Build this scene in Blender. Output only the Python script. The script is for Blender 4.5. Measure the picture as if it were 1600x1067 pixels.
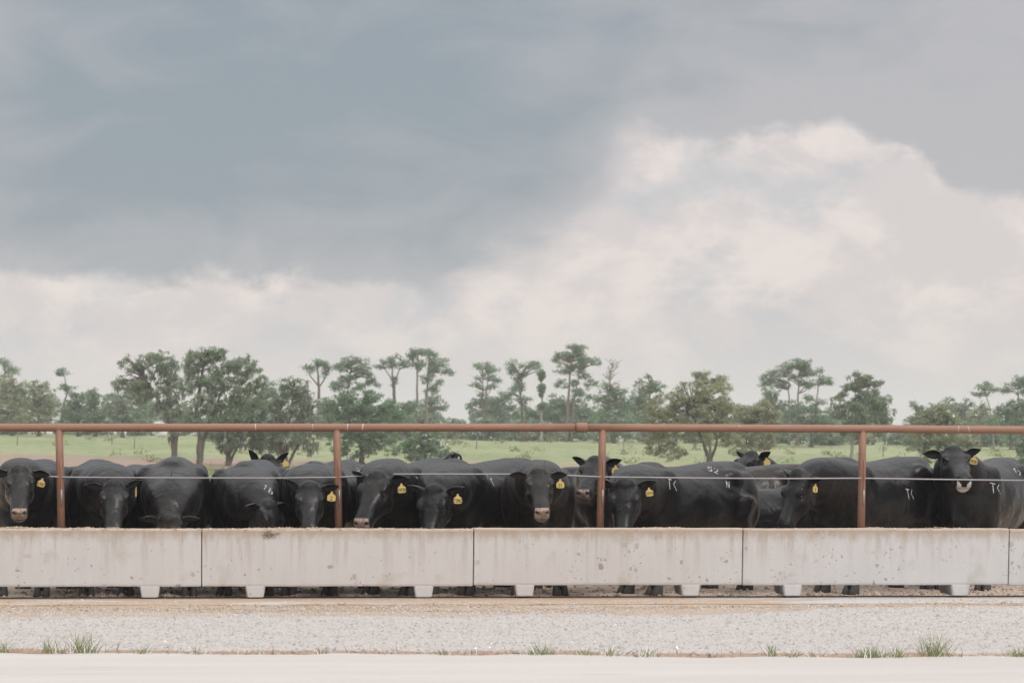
import bpy, math, random
import numpy as np
from mathutils import Vector, Matrix
from mathutils.bvhtree import BVHTree

for o in list(bpy.data.objects):
    bpy.data.objects.remove(o, do_unlink=True)
SC = bpy.context.scene
COL = SC.collection
R = math.radians
rng = np.random.default_rng(7)
random.seed(7)

# ------------------------------------------------------------------ camera
YAW, PITCH, ROLL = R(4.5), math.atan(145.0 / 3778.0), R(0.2)
LENS, FPX = 85.0, 3778.0            # focal length in mm and in pixels of the 1600 px wide photograph
CAM = Vector((0.0, -21.75, 1.48))
CAM_ROT = Matrix.Rotation(-YAW, 3, 'Z') @ Matrix.Rotation(R(90) + PITCH, 3, 'X') @ Matrix.Rotation(ROLL, 3, 'Z')
cam_data = bpy.data.cameras.new('camera')
cam = bpy.data.objects.new('camera', cam_data)
COL.objects.link(cam)
cam.matrix_world = Matrix.Translation(CAM) @ CAM_ROT.to_4x4()
cam_data.lens = LENS
cam_data.sensor_width = 36.0
cam_data.clip_start = 0.5
cam_data.clip_end = 6000
cam_data.dof.use_dof = True
cam_data.dof.focus_distance = 22.3
cam_data.dof.aperture_fstop = 5.6
SC.camera = cam

# ------------------------------------------------------------------ render settings
SC.render.engine = 'CYCLES'
SC.cycles.use_denoising = True
SC.cycles.max_bounces = 6
SC.cycles.diffuse_bounces = 3
SC.cycles.glossy_bounces = 2
SC.cycles.transmission_bounces = 3
SC.cycles.volume_bounces = 1
SC.cycles.caustics_reflective = False
SC.cycles.caustics_refractive = False
SC.view_settings.view_transform = 'Standard'
SC.view_settings.look = 'None'
SC.view_settings.gamma = 1.0
SC.view_settings.use_curve_mapping = False
SC.view_settings.exposure = 0.20

# ------------------------------------------------------------------ node helpers
class NT:
    """thin wrapper that adds and links nodes"""
    def __init__(self, tree):
        self.t = tree
        tree.nodes.clear()

    def n(self, kind, ins=None, **props):
        nd = self.t.nodes.new(kind)
        for k, v in props.items():
            setattr(nd, k, v)
        for k, v in (ins or {}).items():
            self.put(nd.inputs[k], v)
        return nd

    def put(self, sock, v):
        if isinstance(v, bpy.types.NodeSocket):
            self.t.links.new(v, sock)
        elif isinstance(v, bpy.types.Node):
            self.t.links.new(v.outputs[0], sock)
        else:
            if sock.type == 'RGBA' and len(v) == 3:
                v = (*v, 1)
            sock.default_value = v

    def m(self, op, a, b=None, c=None, clamp=False):
        nd = self.t.nodes.new('ShaderNodeMath')
        nd.operation = op
        nd.use_clamp = clamp
        for i, v in enumerate((a, b, c)):
            if v is not None:
                self.put(nd.inputs[i], v)
        return nd.outputs[0]

    def smooth(self, x, lo, hi, a=0.0, b=1.0):
        nd = self.t.nodes.new('ShaderNodeMapRange')
        nd.interpolation_type = 'SMOOTHSTEP'
        for i, v in enumerate((x, lo, hi, a, b)):
            self.put(nd.inputs[i], v)
        return nd.outputs[0]

    def mix(self, f, a, b, blend='MIX'):
        nd = self.t.nodes.new('ShaderNodeMix')
        nd.data_type = 'RGBA'
        nd.blend_type = blend
        nd.clamp_factor = True
        self.put(nd.inputs[0], f)
        self.put(nd.inputs[6], a)
        self.put(nd.inputs[7], b)
        return nd.outputs[2]

    def noise(self, vec, scale, detail=4.0, rough=0.55, dist=0.0):
        nd = self.n('ShaderNodeTexNoise', {'Scale': scale, 'Detail': detail, 'Roughness': rough, 'Distortion': dist})
        if vec is not None:
            self.put(nd.inputs['Vector'], vec)
        return nd.outputs['Fac']

    def vscale(self, vec, s):
        nd = self.n('ShaderNodeMapping', {'Vector': vec, 'Scale': s})
        return nd.outputs[0]


def new_mat(name):
    m = bpy.data.materials.new(name)
    m.use_nodes = True
    return m, NT(m.node_tree)


def out(nt, shader, disp=None):
    o = nt.n('ShaderNodeOutputMaterial')
    nt.put(o.inputs['Surface'], shader)


def px_az(px):
    return YAW + math.atan((px - 800.0) / FPX)


def px_el(px, py):
    return math.radians((678.0 + (px - 800) * math.tan(ROLL) - py) * math.degrees(1 / FPX))

# ------------------------------------------------------------------ world: overcast sky with a dark cloud deck
SUN_DIR = Vector((0.42, -0.62, 0.86)).normalized()      # towards the (veiled) sun: high, behind the camera, to the right
SUN_EL = math.asin(SUN_DIR.z)
world = bpy.data.worlds.new('World')
SC.world = world
world.use_nodes = True
world.cycles.sampling_method = 'MANUAL'
world.cycles.sample_map_resolution = 512
w = NT(world.node_tree)
d = w.n('ShaderNodeTexCoord').outputs['Generated']
sep = w.n('ShaderNodeSeparateXYZ', {'Vector': d})
az = w.m('ARCTAN2', sep.outputs[0], sep.outputs[1])
el = w.m('ARCSINE', sep.outputs[2])
K = 180 / math.pi
azd = w.m('MULTIPLY', az, K)
eld = w.m('MULTIPLY', el, K)
# cloud coordinates in degrees, the vertical direction stretched towards the horizon
cc = w.n('ShaderNodeCombineXYZ', {'X': w.m('MULTIPLY', azd, 0.10), 'Y': w.m('MULTIPLY', eld, 0.22), 'Z': 3.3}).outputs[0]
cc2 = w.n('ShaderNodeCombineXYZ', {'X': w.m('MULTIPLY', azd, 0.22), 'Y': w.m('MULTIPLY', eld, 0.34), 'Z': 8.1}).outputs[0]
n_big = w.noise(cc, 0.9, 4, 0.52, 0.5)
n_edge = w.noise(cc2, 2.2, 8, 0.62, 0.2)
n_puff = w.noise(cc2, 1.5, 8, 0.62, 0.25)
cc3 = w.n('ShaderNodeCombineXYZ', {'X': w.m('MULTIPLY', azd, 0.17), 'Y': w.m('MULTIPLY', eld, 0.36), 'Z': 1.7}).outputs[0]
n_soft = w.noise(cc3, 1.5, 8, 0.56, 0.7)
# lower edge of the dark deck (degrees of elevation over azimuth)
curve = w.n('ShaderNodeFloatCurve')
cp = curve.mapping.curves[0]
EDGE = [(-400, 440), (0, 445), (120, 436), (300, 438), (480, 436), (560, 444), (650, 450), (720, 440), (775, 408),
        (850, 380), (940, 300), (1000, 236), (1100, 224), (1230, 222), (1320, 206), (1365, 232), (1440, 252), (1500, 306), (1600, 318), (2000, 330)]
A0, A1 = math.degrees(px_az(-400)), math.degrees(px_az(2000))
pts = [((math.degrees(px_az(x)) - A0) / (A1 - A0), math.degrees(px_el(x, y)) / 12.0) for x, y in EDGE]
cp.points[0].location = pts[0]
cp.points[1].location = pts[-1]
for p in pts[1:-1]:
    cp.points.new(*p)
curve.mapping.update()
w.put(curve.inputs['Value'], w.m('DIVIDE', w.m('SUBTRACT', azd, A0), A1 - A0, clamp=True))
edge = w.m('MULTIPLY', curve.outputs[0], 12.0)
over = w.m('ADD', w.m('SUBTRACT', eld, edge), w.m('MULTIPLY', w.m('SUBTRACT', n_edge, 0.5), 2.3))
# the deck's rim is soft in the middle, firmer at the sides
soft_mid = w.m('MULTIPLY', w.smooth(azd, math.degrees(px_az(640)), math.degrees(px_az(820))),
               w.smooth(azd, math.degrees(px_az(1060)), math.degrees(px_az(960))))
rim = w.m('ADD', 0.30, w.m('MULTIPLY', soft_mid, 0.7))
deck = w.smooth(over, w.m('MULTIPLY', rim, -1.0), rim)
# darkness inside the deck: strong a degree above the rim, thinner to the right
thick = w.smooth(over, 0.0, 2.4)
right = w.m('MULTIPLY', w.smooth(azd, math.degrees(px_az(620)), math.degrees(px_az(1650))), w.smooth(over, 0.3, 3.2, 0.55, 1.0))
left = w.smooth(azd, math.degrees(px_az(130)), math.degrees(px_az(-60)))
tone = w.m('ADD', w.m('MULTIPLY', w.m('SUBTRACT', n_big, 0.5), 1.3),
           w.m('ADD', w.m('MULTIPLY', w.m('SUBTRACT', n_soft, 0.5), 1.35), w.m('MULTIPLY', thick, 0.62)))
tone = w.m('ADD', tone, 0.22)
tone = w.m('SUBTRACT', tone, w.m('ADD', w.m('MULTIPLY', right, 0.78), w.m('MULTIPLY', left, 0.35)), clamp=True)
SKY_GAIN = 0.871            # 1 / 2**0.2
def lin(r, g, b, k=SKY_GAIN):
    f = lambda c: ((c / 255 + 0.055) / 1.055) ** 2.4 if c > 10 else c / 255 / 12.92
    return (f(r) * k, f(g) * k, f(b) * k, 1)
deck_col = w.mix(tone, lin(187, 186, 190), lin(147, 158, 167))
# pale clouds under the deck
puff = w.smooth(n_puff, 0.42, 0.60)
grey = w.smooth(w.noise(cc2, 1.1, 8, 0.60, 0.3), 0.48, 0.62)
pale = w.mix(puff, lin(217, 209, 209), lin(236, 225, 220))
pale = w.mix(w.m('MULTIPLY', grey, 0.75), pale, lin(196, 198, 203))
horizon = w.smooth(eld, 3.6, 0.4, 0.0, 0.85)
pale = w.mix(horizon, pale, lin(222, 215, 214))
cloud = w.mix(deck, pale, deck_col)
# overcast: the deck thins and brightens with height
high = w.smooth(eld, 12.0, 48.0)
cloud = w.mix(high, cloud, lin(250, 249, 249, SKY_GAIN * 1.6))
sky = w.n('ShaderNodeTexSky', sky_type='NISHITA', sun_disc=False, sun_elevation=SUN_EL,
          sun_rotation=math.atan2(SUN_DIR.x, SUN_DIR.y), air_density=1.0, dust_density=3.0, ozone_density=1.0)
nishita = w.mix(1.0, sky.outputs[0], (0.09, 0.09, 0.09, 1), 'MULTIPLY')
total = w.mix(0.94, nishita, cloud)          # a little clear-sky light filters through
bg = w.n('ShaderNodeBackground', {'Color': total, 'Strength': 1.0})
wo = w.n('ShaderNodeOutputWorld')
w.put(wo.inputs['Surface'], bg)

# ------------------------------------------------------------------ sun behind thin cloud
sd = bpy.data.lights.new('sun', 'SUN')
sd.energy = 1.4
sd.angle = R(14)
sd.color = (1.0, 0.975, 0.945)
sun = bpy.data.objects.new('sun', sd)
COL.objects.link(sun)
sun.rotation_euler = (-SUN_DIR).to_track_quat('-Z', 'Y').to_euler()
sun.location = SUN_DIR * 60

# ------------------------------------------------------------------ geometry helpers
def ray(px, py):
    return (CAM_ROT @ Vector(((px - 800) / FPX, (533.5 - py) / FPX, -1))).normalized()


def P(px, py, Y):
    """world point seen at a pixel, on the plane at world depth Y"""
    r = ray(px, py)
    return CAM + r * ((Y - CAM.y) / r.y)


def G(px, py, z=0.0):
    """world point seen at a pixel, on the level z"""
    r = ray(px, py)
    return CAM + r * ((z - CAM.z) / r.z)


def XY(px, Y):
    """world x of the upright plane through a pixel column (at eye level) at depth Y"""
    return P(px, 700, Y).x


def project(v):
    q = CAM_ROT.transposed() @ (Vector(v) - CAM)
    return 800 + FPX * q.x / -q.z, 533.5 - FPX * q.y / -q.z


def add(o, parent=None, kind=None, label=None, cat=None, group=None):
    COL.objects.link(o)
    if parent is not None:
        o.parent = parent
    for k, v in (('kind', kind), ('label', label), ('category', cat), ('group', group)):
        if v:
            o[k] = v
    return o


def empty(name, loc=(0, 0, 0), rz=0.0, scale=1.0, **kw):
    o = bpy.data.objects.new(name, None)
    o.location = loc
    o.rotation_euler = (0, 0, rz)
    o.scale = (scale,) * 3
    o.empty_display_size = 0.2
    return add(o, **kw)


def mesh_np(name, V, F, mat=None, smooth=False, face_attr=None, vert_attr=None):
    """mesh from a vertex array and a face array of one face size (or a list of faces)"""
    me = bpy.data.meshes.new(name)
    V = np.asarray(V, dtype=np.float32).reshape(-1, 3)
    if isinstance(F, np.ndarray):
        n, k = F.shape
        me.vertices.add(len(V))
        me.vertices.foreach_set('co', V.ravel())
        me.loops.add(n * k)
        me.loops.foreach_set('vertex_index', F.astype(np.int32).ravel())
        me.polygons.add(n)
        me.polygons.foreach_set('loop_start', np.arange(0, n * k, k, dtype=np.int32))
        try:
            me.polygons.foreach_set('loop_total', np.full(n, k, dtype=np.int32))
        except Exception:
            pass
        me.update(calc_edges=True)
    else:
        me.from_pydata([tuple(map(float, v)) for v in V], [], F)
    if smooth:
        me.polygons.foreach_set('use_smooth', np.ones(len(me.polygons), dtype=bool))
    for nm, arr in (face_attr or {}).items():
        a = me.attributes.new(nm, 'FLOAT', 'FACE')
        a.data.foreach_set('value', np.asarray(arr, dtype=np.float32))
    for nm, arr in (vert_attr or {}).items():
        a = me.attributes.new(nm, 'FLOAT', 'POINT')
        a.data.foreach_set('value', np.asarray(arr, dtype=np.float32))
    if mat:
        me.materials.append(mat)
    return me


def obj(name, me, **kw):
    return add(bpy.data.objects.new(name, me), **kw)


class Geo:
    """collects vertices and faces for one mesh"""
    def __init__(self):
        self.v, self.f = [], []

    def loft(self, rings, cap=True, close=True):
        b = len(self.v)
        n = len(rings[0])
        for r in rings:
            self.v.extend([tuple(p) for p in r])
        for i in range(len(rings) - 1):
            for j in range(n if close else n - 1):
                k = (j + 1) % n
                self.f.append((b + i * n + j, b + i * n + k, b + (i + 1) * n + k, b + (i + 1) * n + j))
        if cap:
            for i, rev in ((0, True), (len(rings) - 1, False)):
                c = len(self.v)
                self.v.append(tuple(np.mean(np.array(rings[i]), axis=0)))
                for j in range(n):
                    a_, b_ = b + i * n + j, b + i * n + (j + 1) % n
                    self.f.append((c, b_, a_) if rev else (c, a_, b_))

    def tube(self, path, radii, n=8, cap=True):
        path = [Vector(p) for p in path]
        if not hasattr(radii, '__len__'):
            radii = [radii] * len(path)
        rings, u = [], None
        for i, p in enumerate(path):
            t = (path[min(i + 1, len(path) - 1)] - path[max(i - 1, 0)]).normalized()
            if u is None:
                u = t.cross(Vector((0.3, 0.2, 1)) if abs(t.z) < 0.9 else Vector((1, 0.1, 0))).normalized()
            u = (u - t * u.dot(t)).normalized()
            v = t.cross(u)
            rings.append([p + (u * math.cos(2 * math.pi * j / n) + v * math.sin(2 * math.pi * j / n)) * radii[i] for j in range(n)])
        self.loft(rings, cap)

    def ball(self, c, r, n=12, m=8):
        c = Vector(c)
        r = r if hasattr(r, '__len__') else (r, r, r)
        rings = []
        for i in range(1, m):
            a = math.pi * i / m
            rings.append([(c.x + r[0] * math.sin(a) * math.cos(2 * math.pi * j / n), c.y + r[1] * math.sin(a) * math.sin(2 * math.pi * j / n),
                           c.z - r[2] * math.cos(a)) for j in range(n)])
        self.loft(rings)

    def box(self, lo, hi):
        b = len(self.v)
        for z in (lo[2], hi[2]):
            for y in (lo[1], hi[1]):
                for x in (lo[0], hi[0]):
                    self.v.append((x, y, z))
        self.f += [tuple(b + i for i in q) for q in ((0, 2, 3, 1), (4, 5, 7, 6), (0, 1, 5, 4), (2, 6, 7, 3), (0, 4, 6, 2), (1, 3, 7, 5))]

    def mesh(self, name, mat=None, smooth=False):
        return mesh_np(name, self.v, self.f, mat, smooth)

# ------------------------------------------------------------------ surface materials
def principled(nt, col, rough=0.8, bump=None, bump_s=0.3, bump_d=0.02, **kw):
    ins = {'Base Color': col, 'Roughness': rough}
    ins.update(kw)
    p = nt.n('ShaderNodeBsdfPrincipled', ins)
    if bump is not None:
        b = nt.n('ShaderNodeBump', {'Height': bump, 'Strength': bump_s, 'Distance': bump_d})
        nt.put(p.inputs['Normal'], b)
    out(nt, p)
    return p


def pos(nt):
    return nt.n('ShaderNodeNewGeometry').outputs['Position']


def mat_terrain():
    m, t = new_mat('terrain')
    p = pos(t)
    far = t.vscale(p, (1.0, 0.35, 1.0))
    n1 = t.noise(far, 0.06, 5, 0.6)
    n2 = t.noise(far, 0.9, 6, 0.65)
    n3 = t.noise(p, 6.0, 4, 0.6)
    g = t.mix(t.smooth(n1, 0.38, 0.62), (0.210, 0.245, 0.110, 1), (0.285, 0.300, 0.160, 1))
    g = t.mix(t.smooth(n2, 0.48, 0.64), g, (0.150, 0.200, 0.080, 1))
    g = t.mix(t.smooth(t.noise(far, 0.35, 5, 0.6), 0.56, 0.68), g, (0.310, 0.270, 0.160, 1))
    dirt = t.mix(n2, (0.250, 0.170, 0.120, 1), (0.330, 0.245, 0.190, 1))
    dm = t.n('ShaderNodeAttribute', attribute_name='dirt').outputs['Fac']
    dm = t.smooth(t.m('ADD', dm, t.m('MULTIPLY', t.m('SUBTRACT', n2, 0.5), 0.9)), 0.35, 0.65)
    c = t.mix(dm, g, dirt)
    mud = t.mix(n3, (0.330, 0.250, 0.195, 1), (0.600, 0.480, 0.390, 1))
    mm = t.n('ShaderNodeAttribute', attribute_name='mud').outputs['Fac']
    c = t.mix(t.smooth(mm, 0.2, 0.8), c, mud)
    h = t.m('ADD', t.m('MULTIPLY', n3, 0.7), t.m('MULTIPLY', n2, 0.5))
    principled(t, c, 0.95, h, 0.8, 0.08)
    return m


def mat_road():
    m, t = new_mat('crushed_shell_road')
    p = pos(t)
    tr = t.vscale(p, (0.16, 1.6, 1))
    n1 = t.noise(tr, 1.0, 5, 0.6)
    n2 = t.noise(p, 60, 3, 0.7)
    c = t.mix(t.smooth(n1, 0.3, 0.7), (0.465, 0.432, 0.408, 1), (0.535, 0.500, 0.474, 1))
    c = t.mix(t.smooth(n2, 0.60, 0.74), c, (0.385, 0.355, 0.335, 1))
    c = t.mix(t.smooth(t.noise(t.vscale(p, (0.5, 2.5, 1)), 1.8, 6, 0.7), 0.60, 0.72), c, (0.42, 0.385, 0.36, 1))
    principled(t, c, 0.95, t.m('ADD', n2, t.m('MULTIPLY', n1, 0.6)), 0.4, 0.02)
    return m


def mat_gravel():
    m, t = new_mat('gravel_verge')
    p = pos(t)
    v = t.n('ShaderNodeTexVoronoi', {'Vector': p, 'Scale': 42.0})
    n2 = t.noise(p, 5, 5, 0.6)
    n3 = t.noise(p, 28, 3, 0.6)
    c = t.mix(v.outputs['Color'], (0.405, 0.370, 0.350, 1), (0.515, 0.478, 0.455, 1))
    c = t.mix(t.smooth(n3, 0.58, 0.70), c, (0.285, 0.260, 0.245, 1))
    c = t.mix(t.smooth(n2, 0.55, 0.7), c, (0.43, 0.385, 0.35, 1))
    # ground feed trodden into the strip beside the trough, wider on the left
    s = t.n('ShaderNodeSeparateXYZ', {'Vector': p})
    lim = t.m('ADD', -2.05, t.smooth(s.outputs[0], 2.6, 5.2, 0.0, 1.05))
    wob = t.m('MULTIPLY', t.m('SUBTRACT', t.noise(t.vscale(p, (0.7, 1.5, 1)), 1.6, 5, 0.65), 0.5), 1.0)
    fm = t.smooth(t.m('SUBTRACT', t.m('ADD', s.outputs[1], wob), lim), -0.10, 0.14)
    bare = t.smooth(t.noise(t.vscale(p, (0.35, 2.2, 1)), 1.5, 5, 0.6), 0.54, 0.64)
    feed = t.mix(t.noise(p, 18, 4, 0.7), (0.350, 0.255, 0.180, 1), (0.480, 0.380, 0.295, 1))
    feed = t.mix(t.smooth(t.noise(t.vscale(p, (0.8, 2.5, 1)), 2.4, 5, 0.7), 0.58, 0.68), feed, (0.250, 0.165, 0.110, 1))
    c = t.mix(t.m('MULTIPLY', fm, t.m('SUBTRACT', 1.0, t.m('MULTIPLY', bare, 0.85))), c, feed)
    # bare soil where the verge meets the road
    em = t.n('ShaderNodeAttribute', attribute_name='rim').outputs['Fac']
    c = t.mix(t.smooth(t.m('ADD', em, t.m('MULTIPLY', t.m('SUBTRACT', n2, 0.5), 0.8)), 0.45, 0.75), c, (0.330, 0.230, 0.165, 1))
    principled(t, c, 0.95, t.m('ADD', v.outputs['Distance'], n3), 0.6, 0.015)
    return m


def mat_slab():
    m, t = new_mat('apron_concrete')
    p = pos(t)
    n1 = t.noise(t.vscale(p, (0.5, 2.0, 1)), 1.3, 6, 0.65)
    n2 = t.noise(p, 30, 4, 0.6)
    c = t.mix(n2, (0.42, 0.405, 0.395, 1), (0.52, 0.505, 0.495, 1))
    s = t.n('ShaderNodeSeparateXYZ', {'Vector': p})
    cover = t.m('ADD', n1, t.smooth(s.outputs[0], 3.2, 5.0, 0.08, -0.16))
    feed = t.mix(t.noise(p, 22, 4, 0.7), (0.350, 0.255, 0.180, 1), (0.480, 0.380, 0.295, 1))
    c = t.mix(t.smooth(cover, 0.46, 0.56), c, feed)
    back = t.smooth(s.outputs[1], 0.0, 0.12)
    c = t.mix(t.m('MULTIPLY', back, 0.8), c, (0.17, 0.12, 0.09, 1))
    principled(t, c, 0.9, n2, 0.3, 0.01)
    return m


def mat_concrete():
    m, t = new_mat('trough_concrete')
    p = pos(t)
    s = t.n('ShaderNodeSeparateXYZ', {'Vector': p})
    streak = t.noise(t.vscale(p, (9.0, 2.0, 0.8)), 1.6, 5, 0.6)
    cloudy = t.noise(p, 2.2, 5, 0.6)
    fine = t.noise(p, 70, 4, 0.65)
    c = t.mix(cloudy, (0.575, 0.556, 0.548, 1), (0.665, 0.648, 0.640, 1))
    c = t.mix(t.m('MULTIPLY', t.smooth(streak, 0.48, 0.68), t.smooth(s.outputs[2], 0.15, 0.62, 0.1, 0.65)), c, (0.470, 0.415, 0.375, 1))
    c = t.mix(t.m('MULTIPLY', t.smooth(fine, 0.55, 0.75), 0.35), c, (0.36, 0.335, 0.315, 1))
    # feed dust and old stains under the rim
    top = t.m('ADD', s.outputs[2], t.m('MULTIPLY', t.m('SUBTRACT', t.noise(t.vscale(p, (1.4, 1, 0.6)), 6, 5, 0.7), 0.5), 0.24))
    c = t.mix(t.m('MULTIPLY', t.smooth(top, 0.50, 0.62), 0.8), c, (0.420, 0.320, 0.235, 1))
    c = t.mix(t.m('MULTIPLY', t.smooth(t.noise(p, 3.1, 4, 0.5), 0.60, 0.72), 0.35), c, (0.400, 0.355, 0.270, 1))
    # lichen spots and blow holes, more on the older segments
    wear = t.n('ShaderNodeAttribute', attribute_type='OBJECT', attribute_name='wear').outputs['Fac']
    warp = t.n('ShaderNodeVectorMath', {0: p, 1: t.n('ShaderNodeVectorMath', {0: t.n('ShaderNodeTexNoise', {'Vector': p, 'Scale': 20.0}).outputs['Color'], 3: 0.05}, operation='SCALE').outputs[0]}, operation='ADD').outputs[0]
    spots = None
    for sc, rad in ((9.0, 0.30), (17.0, 0.30), (34.0, 0.30)):
        v = t.n('ShaderNodeTexVoronoi', {'Vector': warp, 'Scale': sc})
        vs = t.n('ShaderNodeSeparateColor', {'Color': v.outputs['Color']})
        keep = t.smooth(t.m('ADD', vs.outputs[0], t.m('MULTIPLY', wear, 0.55)), 0.93, 1.02)
        a = t.m('MULTIPLY', t.smooth(v.outputs['Distance'], rad, rad * 0.55), keep)
        spots = a if spots is None else t.m('MAXIMUM', spots, a)
    patch = t.smooth(t.noise(t.vscale(p, (1.2, 1, 0.7)), 3.0, 3, 0.5), 0.40, 0.60)
    low = t.smooth(s.outputs[2], 0.62, 0.30, 0.35, 1.0)
    spots = t.m('MULTIPLY', t.m('MULTIPLY', spots, patch), low)
    c = t.mix(t.m('MULTIPLY', spots, 0.62), c, (0.190, 0.165, 0.135, 1))
    h = t.m('SUBTRACT', t.m('MULTIPLY', fine, 0.5), spots)
    principled(t, c, 0.88, h, 0.35, 0.006)
    return m


def mat_rust():
    m, t = new_mat('red_oxide_pipe')
    p = pos(t)
    n1 = t.noise(t.vscale(p, (1.2, 4, 6)), 3, 5, 0.65)
    n2 = t.noise(p, 60, 4, 0.7)
    c = t.mix(n1, (0.225, 0.112, 0.074, 1), (0.320, 0.176, 0.120, 1))
    c = t.mix(t.smooth(n2, 0.56, 0.72), c, (0.235, 0.110, 0.062, 1))
    c = t.mix(t.smooth(t.noise(p, 14, 5, 0.7), 0.62, 0.72), c, (0.400, 0.175, 0.060, 1))
    principled(t, c, 0.62, n2, 0.15, 0.003)
    return m


def mat_plain(name, col, rough=0.7, var=0.25, scale=30.0, metallic=0.0, bump=0.1):
    m, t = new_mat(name)
    n = t.noise(pos(t), scale, 4, 0.6)
    dark = tuple(c * (1 - var) for c in col) + (1,)
    lite = tuple(min(1, c * (1 + var * 0.6)) for c in col) + (1,)
    principled(t, t.mix(n, dark, lite), rough, n, bump, 0.004, Metallic=metallic)
    return m


def mat_toned(name, cols, rough=0.85, translucent=0.0):
    """colour picked by the per-face attribute 'tone'"""
    m, t = new_mat(name)
    a = t.n('ShaderNodeAttribute', attribute_name='tone').outputs['Fac']
    r = t.n('ShaderNodeValToRGB', {'Fac': a})
    e = r.color_ramp.elements
    for i, c in enumerate(cols):
        q = i / (len(cols) - 1)
        el_ = e[i] if i < 2 and len(cols) == 2 else (e[0] if i == 0 else (e[1] if i == len(cols) - 1 else e.new(q)))
        el_.position = q
        el_.color = (*c, 1)
    p = t.n('ShaderNodeBsdfPrincipled', {'Base Color': r, 'Roughness': rough, 'Specular IOR Level': 0.25})
    sh = p
    if translucent:
        tr = t.n('ShaderNodeBsdfTranslucent', {'Color': r})
        sh = t.n('ShaderNodeMixShader', {0: translucent, 1: p.outputs[0], 2: tr.outputs[0]})
    out(t, sh)
    return m


M_TERRAIN, M_ROAD, M_GRAVEL, M_SLAB = mat_terrain(), mat_road(), mat_gravel(), mat_slab()
M_CONC, M_RUST = mat_concrete(), mat_rust()
M_FEED = mat_toned('ground_feed', [(0.32, 0.225, 0.15), (0.50, 0.385, 0.28), (0.62, 0.51, 0.41)])
M_STONE = mat_toned('gravel_stone', [(0.34, 0.308, 0.288), (0.46, 0.425, 0.402), (0.55, 0.515, 0.49)])
M_GRASS = mat_toned('grass_blade', [(0.20, 0.25, 0.10), (0.29, 0.34, 0.155), (0.40, 0.37, 0.22)], translucent=0.25)
M_DRY = mat_toned('dry_stalk', [(0.22, 0.15, 0.10), (0.38, 0.28, 0.19)])
M_CABLE = mat_plain('steel_cable', (0.36, 0.34, 0.34), 0.5, 0.2, 200, 0.35)
M_SCRATCH = mat_plain('bare_scratch', (0.60, 0.52, 0.47), 0.6)

# ------------------------------------------------------------------ terrain: one sheet to the horizon
def sst(x, a, b):
    q = min(1.0, max(0.0, (x - a) / (b - a)))
    return q * q * (3 - 2 * q)


def lerp(a, b, q):
    return a + (b - a) * q


def terrain_z(x, y):
    dx, dy = x - CAM.x, y - CAM.y
    dist = math.hypot(dx, dy)
    a = math.atan2(dx, dy) - YAW
    u = min(1.0, max(0.0, (a + 0.24) / 0.48))
    if abs(a) > 1.2:
        u = 0.5
    z = -0.05 - 0.95 * sst(dist, 36, 75)
    zb, zf = lerp(-0.22, -0.97, u), lerp(1.42, 0.05, u)
    z += (zb + 1.0) * sst(dist, 158, 188)
    z += (zf - zb) * min(1.0, max(0.0, (dist - 186) / 114.0))
    if dist > 60:
        q = sst(dist, 60, 120)
        z += q * (0.10 * math.sin(x * 0.11 + 1.3) * math.sin(y * 0.07) + 0.05 * math.sin(x * 0.37 + y * 0.21))
    return z


def on_ground(px, dist):
    """world ground point on a pixel column at a distance from the camera"""
    a = px_az(px)
    x, y = CAM.x + dist * math.sin(a), CAM.y + dist * math.cos(a)
    return Vector((x, y, terrain_z(x, y)))


def build_terrain():
    az = [math.degrees(YAW) + q for q in np.arange(-22, 22.01, 0.4)]
    az += list(np.linspace(az[-1], az[0] + 360, 40)[1:-1])
    rad = [1, 8, 14, 18, 20, 21, 22, 23, 24, 26, 29, 33, 38, 46, 56, 68, 82, 96, 110, 122, 134, 144, 152, 158, 162, 166, 170, 174, 178, 182, 186, 190,
           196, 204, 212, 222, 234, 248, 264, 282, 300, 330, 380, 460, 600, 800, 1050, 1300]
    V, dirt, mud = [], [], []
    for r in rad:
        for a in az:
            x, y = CAM.x + r * math.sin(R(a)), CAM.y + r * math.cos(R(a))
            V.append((x, y, terrain_z(x, y)))
            rel = math.degrees(R(a) - YAW)
            band = sst(r, 160, 165) * (1 - sst(r, 184, 190)) if abs(rel) < 30 else 0
            dirt.append(band * lerp(0.85, 0.42, min(1, max(0, (rel + 12) / 16))))
            mud.append(1 - sst(y, 13, 18) if y > -40 else 0)
    n = len(az)
    F = [(i * n + j, i * n + (j + 1) % n, (i + 1) * n + (j + 1) % n, (i + 1) * n + j) for i in range(len(rad) - 1) for j in range(n)]
    F = np.array([(a, d_, c, b) for a, b, c, d_ in F])
    me = mesh_np('ground', V, F, M_TERRAIN, True, vert_attr={'dirt': dirt, 'mud': mud})
    obj('ground', me, kind='structure')

build_terrain()

# ------------------------------------------------------------------ road, verge and apron in front of the trough
def road_edge_y(x):
    """depth of the road's far edge over x"""
    a, b = G(0, 1013), G(1600, 1021)
    q = (x - a.x) / (b.x - a.x)
    return lerp(a.y, b.y, q) + 0.05 * math.sin(x * 1.7) + 0.035 * math.sin(x * 4.3 + 1) + 0.02 * math.sin(x * 11)

xs_fine = list(np.arange(-6, 12.01, 0.05))
xs = [-120, -60, -30, -15, -9] + xs_fine + [15, 22, 40, 70, 130]

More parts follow.
